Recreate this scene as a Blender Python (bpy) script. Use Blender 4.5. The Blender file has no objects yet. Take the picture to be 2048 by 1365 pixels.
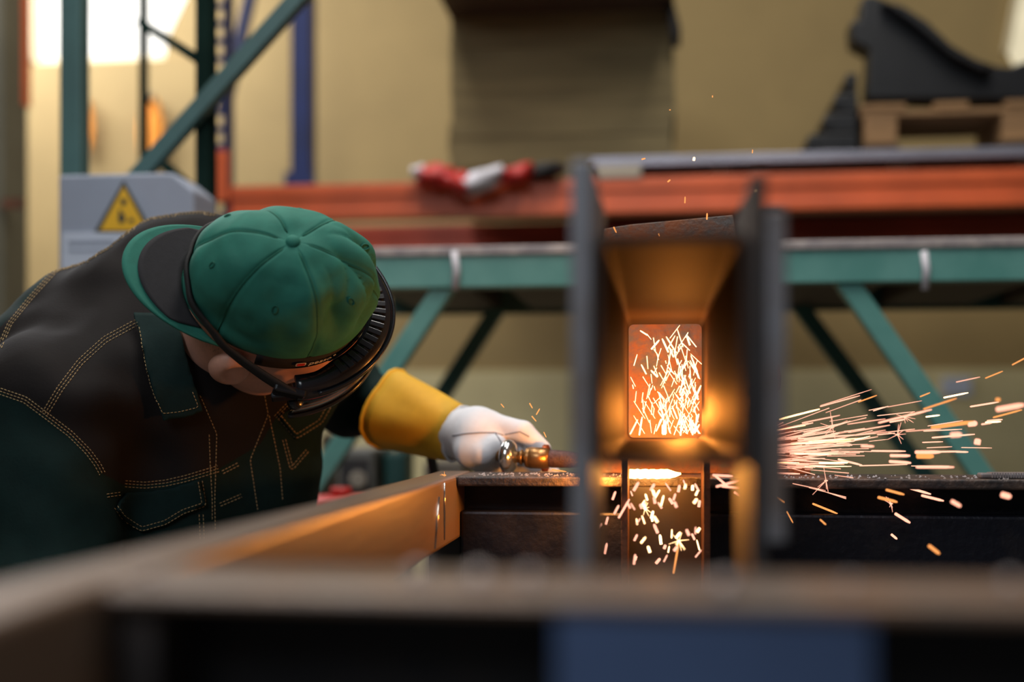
import bpy, bmesh, math, random
import numpy as np
from mathutils import Vector, Matrix, noise
from mathutils.bvhtree import BVHTree

random.seed(7)
scene = bpy.context.scene
COL = scene.collection

# ------------------------------------------------------------------ camera
FPX = 2400.0                       # focal length in pixels of the 2048 wide frame
HOR = 830.0                        # pixel row of the horizon
HC = 1.05                          # camera height above the floor
TH = math.atan(292.0 / FPX)        # camera is turned a little to the left of the work frame
SN, CS = math.sin(TH), math.cos(TH)
RIGHT = Vector((CS, SN, 0)); FWD = Vector((-SN, CS, 0)); UP = Vector((0, 0, 1))
CAM = Vector((0, 0, HC))
cd = bpy.data.cameras.new('camera'); cam = bpy.data.objects.new('camera', cd); COL.objects.link(cam)
cam.location = CAM
cam.rotation_euler = (math.pi / 2, 0, TH)
cd.sensor_width = 36.0
cd.lens = FPX / 2048 * 36.0
cd.shift_y = (HOR - 682.5) / 2048
cd.clip_start = 0.02
cd.dof.use_dof = True
cd.dof.focus_distance = 1.46
cd.dof.aperture_fstop = cd.lens / 1000 / 0.0275
cd.dof.aperture_blades = 0
scene.camera = cam

# ------------------------------------------------------------------ world, lamps, exposure
w = bpy.data.worlds.new('hall_ambient'); scene.world = w; w.use_nodes = True
w.node_tree.nodes['Background'].inputs[0].default_value = (0.80, 0.88, 1.0, 1)
w.node_tree.nodes['Background'].inputs[1].default_value = 0.06
scene.view_settings.view_transform = 'Standard'
scene.view_settings.look = 'None'
scene.view_settings.exposure = 0.0
scene.view_settings.gamma = 1.0
scene.view_settings.use_curve_mapping = False
scene.cycles.use_denoising = True
scene.cycles.max_bounces = 6
scene.cycles.sample_clamp_indirect = 4.0

def lamp(name, kind, loc, energy, col, size=0.1, size_y=None, target=None, spread=None):
    ld = bpy.data.lights.new(name, kind); ld.energy = energy; ld.color = col
    if kind == 'AREA':
        ld.shape = 'RECTANGLE'; ld.size = size; ld.size_y = size_y or size
        if spread: ld.spread = spread
    else:
        ld.shadow_soft_size = size
    o = bpy.data.objects.new(name, ld); COL.objects.link(o); o.location = loc
    if target is not None:
        o.rotation_euler = (Vector(target) - Vector(loc)).to_track_quat('-Z', 'Y').to_euler()
    return o
# ceiling lamps of the hall and daylight from the high window on the left
lamp('ceiling_lamp_light', 'AREA', (-1.0, 2.0, 3.9), 46, (1.0, 0.96, 0.88), 0.5, 2.4, (-1.0, 2.0, 0))
lamp('ceiling_lamp_light', 'AREA', (0.5, 1.1, 4.2), 70, (1.0, 0.95, 0.88), 0.5, 2.4, (0.5, 1.6, 0))
lamp('window_daylight', 'AREA', (-2.6, 3.9, 3.1), 95, (0.97, 0.97, 1.0), 1.6, 1.2, (-1.2, 4.5, 1.2))
lamp('front_fill_light', 'AREA', (-1.2, -2.4, 3.6), 62, (0.86, 0.93, 1.0), 2.0, 1.6, (0.2, 2.4, 1.0))  # added fill from behind the camera, no door is built

# ------------------------------------------------------------------ mapping helpers
def V(px, py, d):
    """point at camera depth d seen at pixel (px, py)"""
    u = (px - 1024) / FPX; v = (HOR - py) / FPX
    return CAM + (FWD + RIGHT * u + UP * v) * d
def K(px, py, Y):
    """point on the plane y = Y of the hall seen at pixel (px, py)"""
    u = (px - 1024) / FPX
    return V(px, py, Y / (CS + u * SN))
def to_px(p):
    q = p - CAM; d = q.dot(FWD)
    return 1024 + FPX * q.dot(RIGHT) / d, HOR - FPX * q.z / d

# ------------------------------------------------------------------ materials
def lin(c):
    return tuple(((x / 255) / 12.92 if x / 255 <= .04045 else ((x / 255 + .055) / 1.055) ** 2.4) for x in c)
MATS = {}
def M(name, rgb, rough=.5, metal=0., var=.2, scale=18., bump=.15, stretch=(1, 1, 1), rgb2=None, lo=.35, hi=.7, coord='Object', spec=.5, dist=.002):
    m = bpy.data.materials.new(name); m.use_nodes = True
    nt = m.node_tree; b = nt.nodes['Principled BSDF']
    c1 = lin(rgb); c2 = lin(rgb2) if rgb2 else tuple(min(1, x * (1 + var)) for x in c1)
    if not rgb2: c1 = tuple(x * (1 - var) for x in c1)
    tc = nt.nodes.new('ShaderNodeTexCoord'); mp = nt.nodes.new('ShaderNodeMapping'); mp.inputs['Scale'].default_value = stretch
    nz = nt.nodes.new('ShaderNodeTexNoise'); nz.inputs['Scale'].default_value = scale; nz.inputs['Detail'].default_value = 6
    nz.inputs['Roughness'].default_value = .62
    rp = nt.nodes.new('ShaderNodeValToRGB')
    rp.color_ramp.elements[0].position = lo; rp.color_ramp.elements[0].color = (*c1, 1)
    rp.color_ramp.elements[1].position = hi; rp.color_ramp.elements[1].color = (*c2, 1)
    nt.links.new(tc.outputs[coord], mp.inputs[0]); nt.links.new(mp.outputs[0], nz.inputs['Vector'])
    nt.links.new(nz.outputs['Fac'], rp.inputs[0]); nt.links.new(rp.outputs[0], b.inputs['Base Color'])
    b.inputs['Roughness'].default_value = rough; b.inputs['Metallic'].default_value = metal
    b.inputs['Specular IOR Level'].default_value = spec
    if bump:
        bp = nt.nodes.new('ShaderNodeBump'); bp.inputs['Strength'].default_value = bump; bp.inputs['Distance'].default_value = dist
        nz2 = nt.nodes.new('ShaderNodeTexNoise'); nz2.inputs['Scale'].default_value = scale * 5; nz2.inputs['Detail'].default_value = 4
        nt.links.new(mp.outputs[0], nz2.inputs['Vector'])
        nt.links.new(nz2.outputs['Fac'], bp.inputs['Height']); nt.links.new(bp.outputs[0], b.inputs['Normal'])
    MATS[name] = m
    return m
def E(name, col, strength):
    m = bpy.data.materials.new(name); m.use_nodes = True
    nt = m.node_tree; nt.nodes.remove(nt.nodes['Principled BSDF'])
    e = nt.nodes.new('ShaderNodeEmission'); e.inputs[0].default_value = (*col, 1); e.inputs[1].default_value = strength
    # slight unevenness of the glow
    tc = nt.nodes.new('ShaderNodeTexCoord'); nz = nt.nodes.new('ShaderNodeTexNoise'); nz.inputs['Scale'].default_value = 6
    mr = nt.nodes.new('ShaderNodeMapRange'); mr.inputs['To Min'].default_value = strength * .75; mr.inputs['To Max'].default_value = strength * 1.25
    nt.links.new(tc.outputs['Object'], nz.inputs['Vector']); nt.links.new(nz.outputs['Fac'], mr.inputs['Value'])
    nt.links.new(mr.outputs[0], e.inputs[1])
    nt.links.new(e.outputs[0], nt.nodes['Material Output'].inputs[0])
    m.cycles.emission_sampling = 'NONE'
    MATS[name] = m
    return m

M('steel_dark', (58, 56, 58), .6, .25, scale=9, rgb2=(78, 62, 50), lo=.4, hi=.75, bump=.25)
M('steel_bare', (138, 138, 144), .5, .3, scale=8, rgb2=(112, 92, 78), lo=.42, hi=.7, bump=.2)
M('steel_rail', (118, 104, 94), .38, .4, scale=7, rgb2=(128, 100, 80), bump=.15, stretch=(3, .6, 3))
M('steel_flange', (50, 46, 47), .5, .3, scale=40, rgb2=(104, 84, 72), lo=.4, hi=.72, bump=.6)
M('tube_steel', (60, 50, 46), .6, .0, scale=12, rgb2=(66, 56, 50), bump=.2, spec=.006)
M('steel_black', (20, 20, 24), .5, .3, scale=16, rgb2=(44, 36, 32), lo=.5, hi=.85, bump=.4)
M('mill_scale', (22, 23, 34), .45, .4, scale=20, rgb2=(46, 42, 44), lo=.5, hi=.8, bump=.5)
M('rust', (70, 42, 30), .8, .1, scale=40, rgb2=(120, 72, 46), bump=.7)
M('plate_rust', (98, 92, 90), .65, .2, scale=45, rgb2=(136, 86, 56), bump=.8, lo=.36, hi=.58)
M('blue_plate', (78, 98, 136), .5, .2, scale=6, var=.2)
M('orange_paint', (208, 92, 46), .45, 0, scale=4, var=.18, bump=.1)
M('orange_in_shade', (150, 50, 22), .5, 0, scale=4, var=.2)  # rear beam's shade put into a darker orange
M('blue_paint', (18, 34, 86), .45, 0, scale=7, var=.2)
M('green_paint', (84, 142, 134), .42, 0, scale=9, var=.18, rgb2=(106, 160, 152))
M('green_dark_or_shaded', (44, 90, 84), .45, 0, scale=6, var=.2)  # bench green darkened for its shaded parts; also the dark green case
M('rack_green', (64, 98, 98), .5, 0, scale=6, var=.15)
M('rack_dark', (26, 42, 38), .9, 0, scale=6, var=.2, spec=0)
M('worn_edge', (140, 132, 134), .5, .3, scale=30, rgb2=(190, 176, 170), stretch=(1, 1, 1), bump=.5)
M('bench_wood', (66, 48, 30), .7, 0, scale=6, var=.25, stretch=(1, 8, 8))
M('pallet_wood', (140, 106, 70), .75, 0, scale=7, var=.25, stretch=(1, 6, 6))
M('sheet_grey', (150, 150, 164), .35, .4, scale=5, var=.12)
M('cabinet_grey', (150, 158, 176), .5, 0, scale=4, var=.08, bump=.05)
M('paper', (190, 198, 215), .7, 0, scale=5, var=.05, bump=0)
M('sign_yellow', (232, 178, 30), .5, 0, scale=8, var=.07, bump=0)
M('sign_black', (52, 56, 48), .5, 0, scale=8, var=.1, bump=0)
M('wall_ochre', (148, 126, 82), .85, 0, scale=2.2, var=.1, bump=.1)
M('wall_cream', (205, 192, 146), .85, 0, scale=2.2, var=.1, bump=.1)
M('concrete', (92, 88, 82), .8, 0, scale=3, var=.25, bump=.3)
M('column_paint', (96, 92, 76), .6, 0, scale=4, var=.15)
M('board_brown', (116, 102, 70), .9, 0, scale=3, var=.22, stretch=(1, 1, 10))
M('black_part', (16, 17, 21), .45, .2, scale=6, var=.3)
M('red_plastic', (190, 40, 34), .45, 0, scale=6, var=.15)
M('white_plastic', (210, 206, 214), .5, 0, scale=6, var=.08)
M('sling_orange', (232, 146, 40), .7, 0, scale=20, var=.15)
M('beige_box', (168, 156, 140), .7, 0, scale=6, var=.1)
M('grey_machine', (124, 122, 116), .6, 0, scale=6, var=.12)
M('pale_frame', (210, 196, 160), .6, 0, scale=4, var=.08)
# clothing
M('cap_green', (34, 112, 96), .8, 0, scale=60, var=.10, bump=.25, dist=.0006)
M('cap_seam', (20, 92, 74), .85, 0, scale=60, var=.10, bump=.25, dist=.0006)
M('cap_black', (34, 32, 36), .85, 0, scale=90, var=.15, bump=.3, dist=.0005)
M('strap_black', (34, 32, 32), .75, 0, scale=150, var=.2, bump=.3, dist=.0005)
M('goggle_black', (30, 31, 36), .22, 0, scale=12, var=.12, bump=.04, spec=.6)
M('rubber_black', (20, 19, 20), .5, 0, scale=20, var=.2, bump=.1)
M('stitch', (176, 148, 104), .8, 0, scale=90, var=.15, bump=0)
M('skin', (222, 164, 142), .5, 0, scale=30, var=.12, bump=.12, dist=.0008)
M('glove_white', (222, 222, 228), .8, 0, scale=22, var=.07, bump=.3, dist=.0012)
M('glove_seam', (120, 120, 128), .8, 0, scale=22, var=.07, bump=0)
M('glove_yellow', (226, 172, 40), .75, 0, scale=14, var=.12, bump=.3, dist=.001)
M('glove_hem', (236, 188, 44), .7, 0, scale=30, var=.08, bump=.2)
M('trousers', (22, 40, 36), .85, 0, scale=30, var=.2)
M('boot_black', (24, 22, 22), .5, 0, scale=20, var=.2)
M('brass', (150, 112, 70), .32, .85, scale=30, var=.25, bump=.2)
M('chrome', (190, 190, 188), .18, .95, scale=20, var=.1, bump=.05)
M('copper', (170, 84, 44), .4, .7, scale=40, var=.3, bump=.4)
M('burnt_steel', (78, 58, 58), .6, .4, scale=60, var=.3, bump=.8)
M('logo_red', (200, 40, 36), .6, 0, scale=20, var=.1, bump=0)
M('logo_white', (225, 215, 205), .6, 0, scale=20, var=.05, bump=0)
E('molten', (1.0, .50, .13), 30)
E('spark_white', (1.0, .58, .26), 4.5)
E('spark_pink', (1.0, .42, .28), 1.9)
E('spark_orange', (1.0, .36, .10), 1.3)
E('window_sky', (1.0, .97, .9), 2.2)
E('wall_glow', (1.0, .88, .6), .8)

lm = M('lens_clear', (200, 190, 180), .08, 0, scale=5, var=.02, bump=0); nt = lm.node_tree
tr = nt.nodes.new('ShaderNodeBsdfTransparent'); tr.inputs[0].default_value = (.9, .86, .8, 1)
gy = nt.nodes.new('ShaderNodeBsdfGlossy'); gy.inputs['Roughness'].default_value = .05
fz = nt.nodes.new('ShaderNodeFresnel'); mxs = nt.nodes.new('ShaderNodeMixShader')
nt.links.new(fz.outputs[0], mxs.inputs[0]); nt.links.new(tr.outputs[0], mxs.inputs[1]); nt.links.new(gy.outputs[0], mxs.inputs[2])
nt.links.new(mxs.outputs[0], nt.nodes['Material Output'].inputs[0])

# ------------------------------------------------------------------ mesh helpers
class MB:
    def __init__(self): self.v = []; self.f = []
    def add(self, vs, fs):
        n = len(self.v); self.v += [tuple(x) for x in vs]; self.f += [tuple(i + n for i in f) for f in fs]; return self
    def box(self, a, b):
        (x0, y0, z0), (x1, y1, z1) = a, b
        x0, x1 = sorted((x0, x1)); y0, y1 = sorted((y0, y1)); z0, z1 = sorted((z0, z1))
        return self.add([(x0, y0, z0), (x1, y0, z0), (x1, y1, z0), (x0, y1, z0), (x0, y0, z1), (x1, y0, z1), (x1, y1, z1), (x0, y1, z1)],
                        [(0, 3, 2, 1), (4, 5, 6, 7), (0, 1, 5, 4), (1, 2, 6, 5), (2, 3, 7, 6), (3, 0, 4, 7)])
    def prism(self, pts, off):
        """closed polygon of 3D points extruded by vector off"""
        n = len(pts); off = Vector(off)
        vs = [Vector(p) for p in pts] + [Vector(p) + off for p in pts]
        fs = [tuple(range(n - 1, -1, -1)), tuple(range(n, 2 * n))] + [(i, (i + 1) % n, n + (i + 1) % n, n + i) for i in range(n)]
        return self.add(vs, fs)
    def bar(self, p, q, wx, wy, side=None):
        """rectangular bar from p to q; wx along side vector, wy across"""
        p, q = Vector(p), Vector(q); t = (q - p).normalized()
        s = Vector(side) if side is not None else Vector((0, 1, 0))
        s = (s - t * s.dot(t)).normalized(); n = t.cross(s)
        c = [p + s * a * wx / 2 + n * b * wy / 2 for a, b in ((-1, -1), (1, -1), (1, 1), (-1, 1))]
        return self.prism(c, q - p)
    def tube(self, path, radii, seg=12, cap=True, flat=None):
        """sweep a circle along path; flat=(normal hint, ratio) gives a flattened section"""
        path = [Vector(p) for p in path]; n = len(path)
        if not hasattr(radii, '__len__'): radii = [radii] * n
        ref = None; rings = []
        for i, p in enumerate(path):
            t = (path[min(i + 1, n - 1)] - path[max(i - 1, 0)]).normalized()
            if ref is None:
                ref = Vector((0, 0, 1)) if abs(t.z) < .9 else Vector((1, 0, 0))
                if flat: ref = Vector(flat[0])
            a = (ref - t * ref.dot(t)).normalized(); ref = a; b = t.cross(a)
            k = flat[1] if flat else 1
            rings.append([p + (a * math.cos(2 * math.pi * j / seg) * k + b * math.sin(2 * math.pi * j / seg)) * radii[i] for j in range(seg)])
        vs = [q for r in rings for q in r]; fs = []
        for i in range(n - 1):
            for j in range(seg):
                k2 = (j + 1) % seg
                fs.append((i * seg + j, i * seg + k2, (i + 1) * seg + k2, (i + 1) * seg + j))
        if cap:
            fs.append(tuple(range(seg - 1, -1, -1))); fs.append(tuple((n - 1) * seg + j for j in range(seg)))
        return self.add(vs, fs)
    def grid(self, rows, closed=False):
        m = len(rows[0]); vs = [p for r in rows for p in r]; fs = []
        for i in range(len(rows) - 1):
            for j in range(m if closed else m - 1):
                k = (j + 1) % m
                fs.append((i * m + j, i * m + k, (i + 1) * m + k, (i + 1) * m + j))
        return self.add(vs, fs)
    def build(self, name, mat, parent=None, bevel=0, smooth=False, solid=0, seg=2):
        me = bpy.data.meshes.new(name); me.from_pydata(self.v, [], self.f)
        bm = bmesh.new(); bm.from_mesh(me)
        bmesh.ops.remove_doubles(bm, verts=bm.verts, dist=1e-6)
        if solid:
            bmesh.ops.recalc_face_normals(bm, faces=bm.faces)
            bmesh.ops.solidify(bm, geom=bm.faces[:], thickness=solid)
        bmesh.ops.recalc_face_normals(bm, faces=bm.faces)
        if bevel:
            es = [e for e in bm.edges if len(e.link_faces) == 2 and e.calc_face_angle(0) > .5]
            bmesh.ops.bevel(bm, geom=es, offset=bevel, segments=seg, affect='EDGES', profile=.5, clamp_overlap=True)
        bm.to_mesh(me); bm.free()
        return link(name, me, mat, parent, smooth)
def link(name, me, mat, parent=None, smooth=False):
    me.materials.clear(); me.materials.append(MATS[mat])
    if smooth:
        for p in me.polygons: p.use_smooth = True
    o = bpy.data.objects.new(name, me); COL.objects.link(o)
    if parent is not None: o.parent = parent; o.matrix_parent_inverse = Matrix.Translation(parent.location).inverted()
    return o
def tag(o, label, cat, group=None, kind=None):
    o['label'] = label; o['category'] = cat
    if group: o['group'] = group
    if kind: o['kind'] = kind
    return o
def thing(name, label, cat, loc, group=None):
    o = bpy.data.objects.new(name, None); COL.objects.link(o); o.location = loc; o.empty_display_size = .05
    return tag(o, label, cat, group)
def struct(o, label=None):
    o['kind'] = 'structure'
    if label: o['label'] = label
    return o
def B(a, b): return MB().box(a, b)

# ================================================================== THE HALL
YW = 4.6
XL, XR, YF, ZC = -4.2, 4.5, -3.0, 4.4
fl = struct(B((XL, YF, -.1), (XR, YW + .2, 0)).build('floor', 'concrete'), 'grey worn concrete workshop floor')
dado = K(1000, 742, YW).z
wl = MB()
# back wall with an opening for the high window
wx0, wx1 = K(38, 0, YW).x, K(372, 0, YW).x
wz0, wz1 = K(200, 122, YW).z, K(200, -330, YW).z
wl.box((XL, YW, 0), (wx0, YW + .2, ZC)); wl.box((wx1, YW, 0), (XR, YW + .2, ZC))
wl.box((wx0, YW, 0), (wx1, YW + .2, wz0)); wl.box((wx0, YW, wz1), (wx1, YW + .2, ZC))
wb = struct(wl.build('wall_back', 'wall_ochre'), 'ochre yellow plastered workshop wall')
struct(B((XL, YW - .012, .12), (XR, YW, dado)).build('trim_1', 'wall_cream'), 'pale cream painted lower band of the back wall')
struct(B((XL, YW - .02, 0), (XR, YW, .12)).build('baseboard_back', 'concrete'))
struct(B((XL - .2, YF, 0), (XL, YW + .2, ZC)).build('wall_left', 'wall_ochre'))
struct(B((XR, YF, 0), (XR + .2, YW + .2, ZC)).build('wall_right', 'wall_ochre'))
win = struct(B((wx0, YW + .12, wz0), (wx1, YW + .13, wz1)).build('window_1', 'window_sky'), 'bright high window blown out by daylight')
fr = MB()
fr.bar((wx0 + .02, YW + .09, wz0), (wx0 + .02, YW + .09, wz1), .05, .04)
fr.bar((wx0, YW + .09, wz0 + .02), (wx1, YW + .09, wz0 + .02), .05, .04)
o = fr.build('pale_frame', 'pale_frame', win, bevel=.004)
# slanted jamb on the right of the window (roof strut side)
pa = [K(372, -20, YW).xz, K(330, 70, YW).xz, K(322, 130, YW).xz, K(400, 130, YW).xz, K(400, -20, YW).xz]
MB().prism([(p[0], YW + .02, p[1]) for p in pa], (0, .06, 0)).build('slanted_jamb', 'wall_ochre', win)
pa = [(2046, -60), (2140, -60), (2140, 125), (2030, 128), (2016, 100)]  # added glowing panel imitating a bright patch on the wall
w2 = struct(MB().prism([K(a, b_, YW - .03) for a, b_ in pa], (0, .02, 0)).build('glow_panel', 'wall_glow'), 'slanted glowing panel added for a bright patch on the wall')
MB().bar(K(2012, 104, YW - .03), K(2042, -60, YW - .03), .04, .015).build('pale_frame', 'pale_frame', w2)  # pale bar along the edge of the glowing panel
# painted column at the left edge
colm = MB(); p0 = K(-90, 0, 3.4); p1 = K(6, 0, 3.4)
colm.box((p0.x, 3.4, 0), (p1.x, 3.55, ZC))
cc = thing('steel_column', 'dark grey steel column with an orange edge strip at the hall wall', 'column', ((p0.x + p1.x) / 2, 3.47, 0))
colm.build('shaft', 'column_paint', cc, bevel=.01)
B((p1.x, 3.51, K(30, 190, 3.4).z), (p1.x + .006, 3.55, ZC)).build('edge_strip', 'orange_paint', cc)
B((K(5, 0, 3.39).x, 3.385, K(0, 418, 3.39).z), (K(45, 0, 3.39).x, 3.4, K(0, 398, 3.39).z)).build('marker_plate', 'rust', cc)

# ------------------------------------------------------------------ orange and blue pallet rack
YR, YR2 = 3.3, 4.04
zt, zb = K(1200, 356, YR).z, K(1200, 428, YR).z          # beam top / bottom
rack = thing('pallet_rack', 'pallet rack with orange beams and perforated blue uprights behind the bench', 'rack', (K(1200, 0, YR).x, YR, 0))
xa, xb = K(452, 0, YR).x, K(2300, 0, YR).x
def cbeam(y0, mat):
    m = MB(); m.box((xa, y0, zb), (xb, y0 + .05, zt))
    # long pressed groove in the face
    m.box((xa, y0 - .006, zb), (xb, y0, zb + (zt - zb) * .28)); m.box((xa, y0 - .006, zt - (zt - zb) * .38), (xb, y0, zt))
    return m.build('beam', mat, rack, bevel=.003)
cbeam(YR, 'orange_paint'); cbeam(YR2, 'orange_in_shade')
xu0, xu1 = K(421, 0, YR).x, K(461, 0, YR).x
def upright(x0, x1, y0, y1, zmax, holes=True):
    m = MB(); wd = x1 - x0
    hx0, hx1 = x0 + wd * .26, x1 - wd * .26
    m.box((x0, y0, 0), (hx0, y0 + .003, zmax)); m.box((hx1, y0, 0), (x1, y0 + .003, zmax))
    z = .05; pitch = .05
    if not holes: m.box((hx0, y0, 0), (hx1, y0 + .003, zmax))
    while holes and z < zmax:
        m.box((hx0, y0, z), (hx1, y0 + .003, min(z + pitch * .42, zmax))); z += pitch
    m.box((x0, y0, 0), (x0 + .003, y1, zmax)); m.box((x1 - .003, y0, 0), (x1, y1, zmax))
    return m
upright(xu0, xu1, YR - .02, YR + .03, 2.9).build('upright', 'blue_paint', rack)
xv0, xv1 = K(585, 0, YR2).x, K(624, 0, YR2).x
upright(xv0, xv1, YR2 - .02, YR2 + .05, 2.9, False).build('upright', 'blue_paint', rack)
B((xv0 - .02, YR2 - .03, K(0, 385, YR2).z - .01), (xv1 + .01, YR2 - .021, K(0, 362, YR2).z)).build('upright_bracket', 'blue_paint', rack)
MB().bar(((xu0 + xu1) / 2, YR + .03, K(450, 215, YR).z), ((xv0 + xv1) / 2, YR2, K(0, -420, YR2).z), .03, .03).build('frame_brace', 'blue_paint', rack)
MB().box((xu0 - .003, YR - .035, K(0, 418, YR).z), (xu1 + .004, YR - .02, K(0, 318, YR).z)).build('beam_connector', 'orange_paint', rack, bevel=.003)
MB().box((K(1190, 0, YR).x, YR - .012, K(0, 386, YR).z), (K(1282, 0, YR).x, YR - .006, K(0, 362, YR).z)).build('beam_label', 'beige_box', rack)
# decking boards of this level
zsh = zt
for i in range(5):
    y = YR + .06 + i * .15
    B((K(1190, 0, YR).x, y, zsh), (xb, y + .13, zsh + .012)).build('deck_board', 'bench_wood', rack)
zup = 2.305
# tall stack of fibre boards standing on the rack
ys0 = 3.62
sx0, sx1 = K(900, 0, ys0).x, K(1347, 0, ys0).x
stk = thing('board_stack', 'tall stack of brown fibre boards standing on the orange rack', 'boards', ((sx0 + sx1) / 2, ys0 + .2, zt + .012))
z = zt + .012; k = 0
rs = random.Random(3)
B((sx0 + .02, ys0 + .02, zt), (sx1, ys0 + .38, zt + .012)).build('base_board', 'bench_wood', stk)
while z < zup - .05:
    h = .046
    dx, dy = rs.uniform(-.006, .006), rs.uniform(-.003, .003)
    B((sx0 + dx, ys0 + dy, z), (sx1 + dx, ys0 + .4 + dy, z + h - .0008)).build('board', 'board_brown', stk)
    z += h; k += 1
B((sx0, 3.30, z), (sx1, ys0 + .42, z + .025)).build('shade_board', 'bench_wood', stk)  # unseen overhanging board added to shade the top of the stack
st = MB().tube([K(1325, -60, 3.58), K(1338, 10, 3.57), K(1350, 60, 3.57), K(1352, 95, 3.58)], [.012, .016, .017, .012], 8, flat=((0, 1, 0), .4))
tag(st.build('hanging_strap', 'strap_black', smooth=True), 'short black strap hanging at the upper corner of the board stack', 'strap')

# grey steel sheets on battens
shs = thing('sheet_stack', 'flat pale blue-grey steel sheets lying along the orange rack shelf', 'steel sheets', (K(1600, 0, YR).x, YR + .1, zt))
xs0, xs1 = K(1175, 0, YR).x, K(2330, 0, YR).x
for i, (a, b_) in enumerate(((0, .013), (.0145, .0265))):
    B((xs0 + i * .01, YR + .012 + i * .004, zt + .034 + a), (xs1, YR + .3, zt + .034 + b_)).build('sheet', 'sheet_grey', shs, bevel=.002)
for px in (1200, 1420, 1780, 2040):
    x = K(px, 0, YR).x
    B((x, YR + .03, zt + .0125), (x + .06, YR + .3, zt + .034)).build('batten', 'bench_wood', shs)
zs2 = zt + .0605

# wooden pallet and black machine parts on top of the sheets
yp = YR + .03
px0 = K(1728, 0, yp).x
pal = thing('wooden_pallet', 'worn wooden pallet carrying a curved black part on the rack', 'pallet', (px0 + .4, yp + .15, zs2))
bw = K(1795, 0, yp).x - px0
zpt = K(1800, 232, yp).z
for xx in (px0, K(2005, 0, yp).x, K(2270, 0, yp).x):
    for yy in (yp, yp + .17):
        B((xx, yy, zs2 + .018), (xx + bw, yy + .1, zpt)).build('block', 'pallet_wood', pal, bevel=.004)
    B((xx - .005, yp, zs2), (xx + bw + .005, yp + .28, zs2 + .018)).build('bottom_board', 'bench_wood', pal, bevel=.002)
for j in range(3):
    B((px0 - .01, yp + j * .1, zpt), (K(2360, 0, yp).x, yp + j * .1 + .08, zpt + .016)).build('stringer_board', 'pallet_wood', pal, bevel=.002)
zpp = zpt + .016
for xx, ww in ((px0 - .01, .12), (K(1868, 0, yp).x, .09), (K(2010, 0, yp).x, .12), (K(2180, 0, yp).x, .1)):
    B((xx, yp - .004, zpp), (xx + ww, yp + .3, zpp + .018)).build('deck_board', 'pallet_wood', pal, bevel=.003)
zpp += .018
pts = [(1735, 198), (1740, 100), (1706, 82), (1702, 42), (1722, 40), (1726, -6), (1745, -10), (1790, 8), (1850, 45), (1900, 92), (1945, 118), (1990, 132), (2020, 134), (2060, 120), (2110, 80), (2150, 90), (2160, 200)]
pp = [K(a, b_, yp + .02) for a, b_ in pts]
zmin = min(p.z for p in pp)
blk = thing('curved_black_casting', 'large curved black metal part with a raised hooked end on the pallet', 'machine part', (K(1880, 0, yp).x, yp + .1, zpp))
MB().prism([(p.x, p.y, p.z - zmin + zpp) for p in pp], (0, .1, 0)).build('flange_plate', 'black_part', blk, bevel=.006)
pw = [(1760, 10), (1800, 18), (1850, 50), (1898, 96), (1945, 124), (1985, 138), (1960, 150), (1900, 120), (1830, 60)]
MB().prism([(K(a, b_, yp).x, yp - .03, K(a, b_, yp).z - zmin + zpp) for a, b_ in pw], (0, .052, 0)).build('lip', 'black_part', blk, bevel=.006)
MB().tube([V(1815, 130, 3.31), V(1815, 130, 3.36)], .016, 12).build('boss', 'black_part', blk, smooth=True)
zz = zs2
for i, a in enumerate((1618, 1650, 1672, 1694)):
    x0, x1 = K(a, 0, yp).x, px0 - .016 - .002 * (i % 2)
    h = .054
    q = MB(); q.box((x0, yp, zz), (x1, yp + .2, zz + h - .003)); q.box((x0 - .006, yp - .005, zz + h * .3), (x0 + .02, yp + .205, zz + h * .7))
    tag(q.build('black_block', 'black_part', bevel=.004), 'black steel block beside the pallet, %s of the stepped pile' % ('lowest and longest', 'second from the bottom', 'third from the bottom', 'topmost and shortest')[i], 'steel block', 'stepped black blocks')
    zz += h

# red and white bundle on the beam
rw = thing('barrier_tape_bundle', 'crumpled red and white barrier bag lying over the orange beam', 'tape', (K(950, 0, YR).x, YR - .02, zt))
def blob(cx, cy, Y, rx, rz, ry, mat, name, parent, seed, rot=0.):
    c = K(cx, cy, Y); rows = []
    for i in range(11):
        th = math.pi * i / 10; row = []
        for j in range(18):
            ph = 2 * math.pi * j / 18
            d = Vector((math.sin(th) * math.cos(ph), math.sin(th) * math.sin(ph), math.cos(th)))
            k = 1 + .5 * noise.noise(d * 1.9 + Vector((seed, seed * 2, 0)))
            p = Vector((d.x * rx * k, d.y * ry * k, d.z * rz * k))
            p.rotate(Matrix.Rotation(rot, 3, 'Y'))
            row.append(c + p)
        rows.append(row)
    return MB().grid(rows, True).build(name, mat, parent, smooth=True)
blob(875, 352, YR - .05, .055, .034, .05, 'red_plastic', 'red_fold', rw, 1)
blob(918, 368, YR - .06, .045, .03, .05, 'red_plastic', 'red_fold', rw, 2, .4)
blob(965, 362, YR - .065, .07, .026, .05, 'white_plastic', 'white_fold', rw, 3, -.35)
blob(1032, 350, YR - .05, .05, .022, .05, 'red_plastic', 'red_fold', rw, 4, -.3)
blob(840, 345, YR - .04, .025, .02, .04, 'white_plastic', 'white_fold', rw, 5)
blob(1095, 342, YR - .03, .05, .02, .04, 'strap_black', 'dark_fold', rw, 6, -.2)

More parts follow.
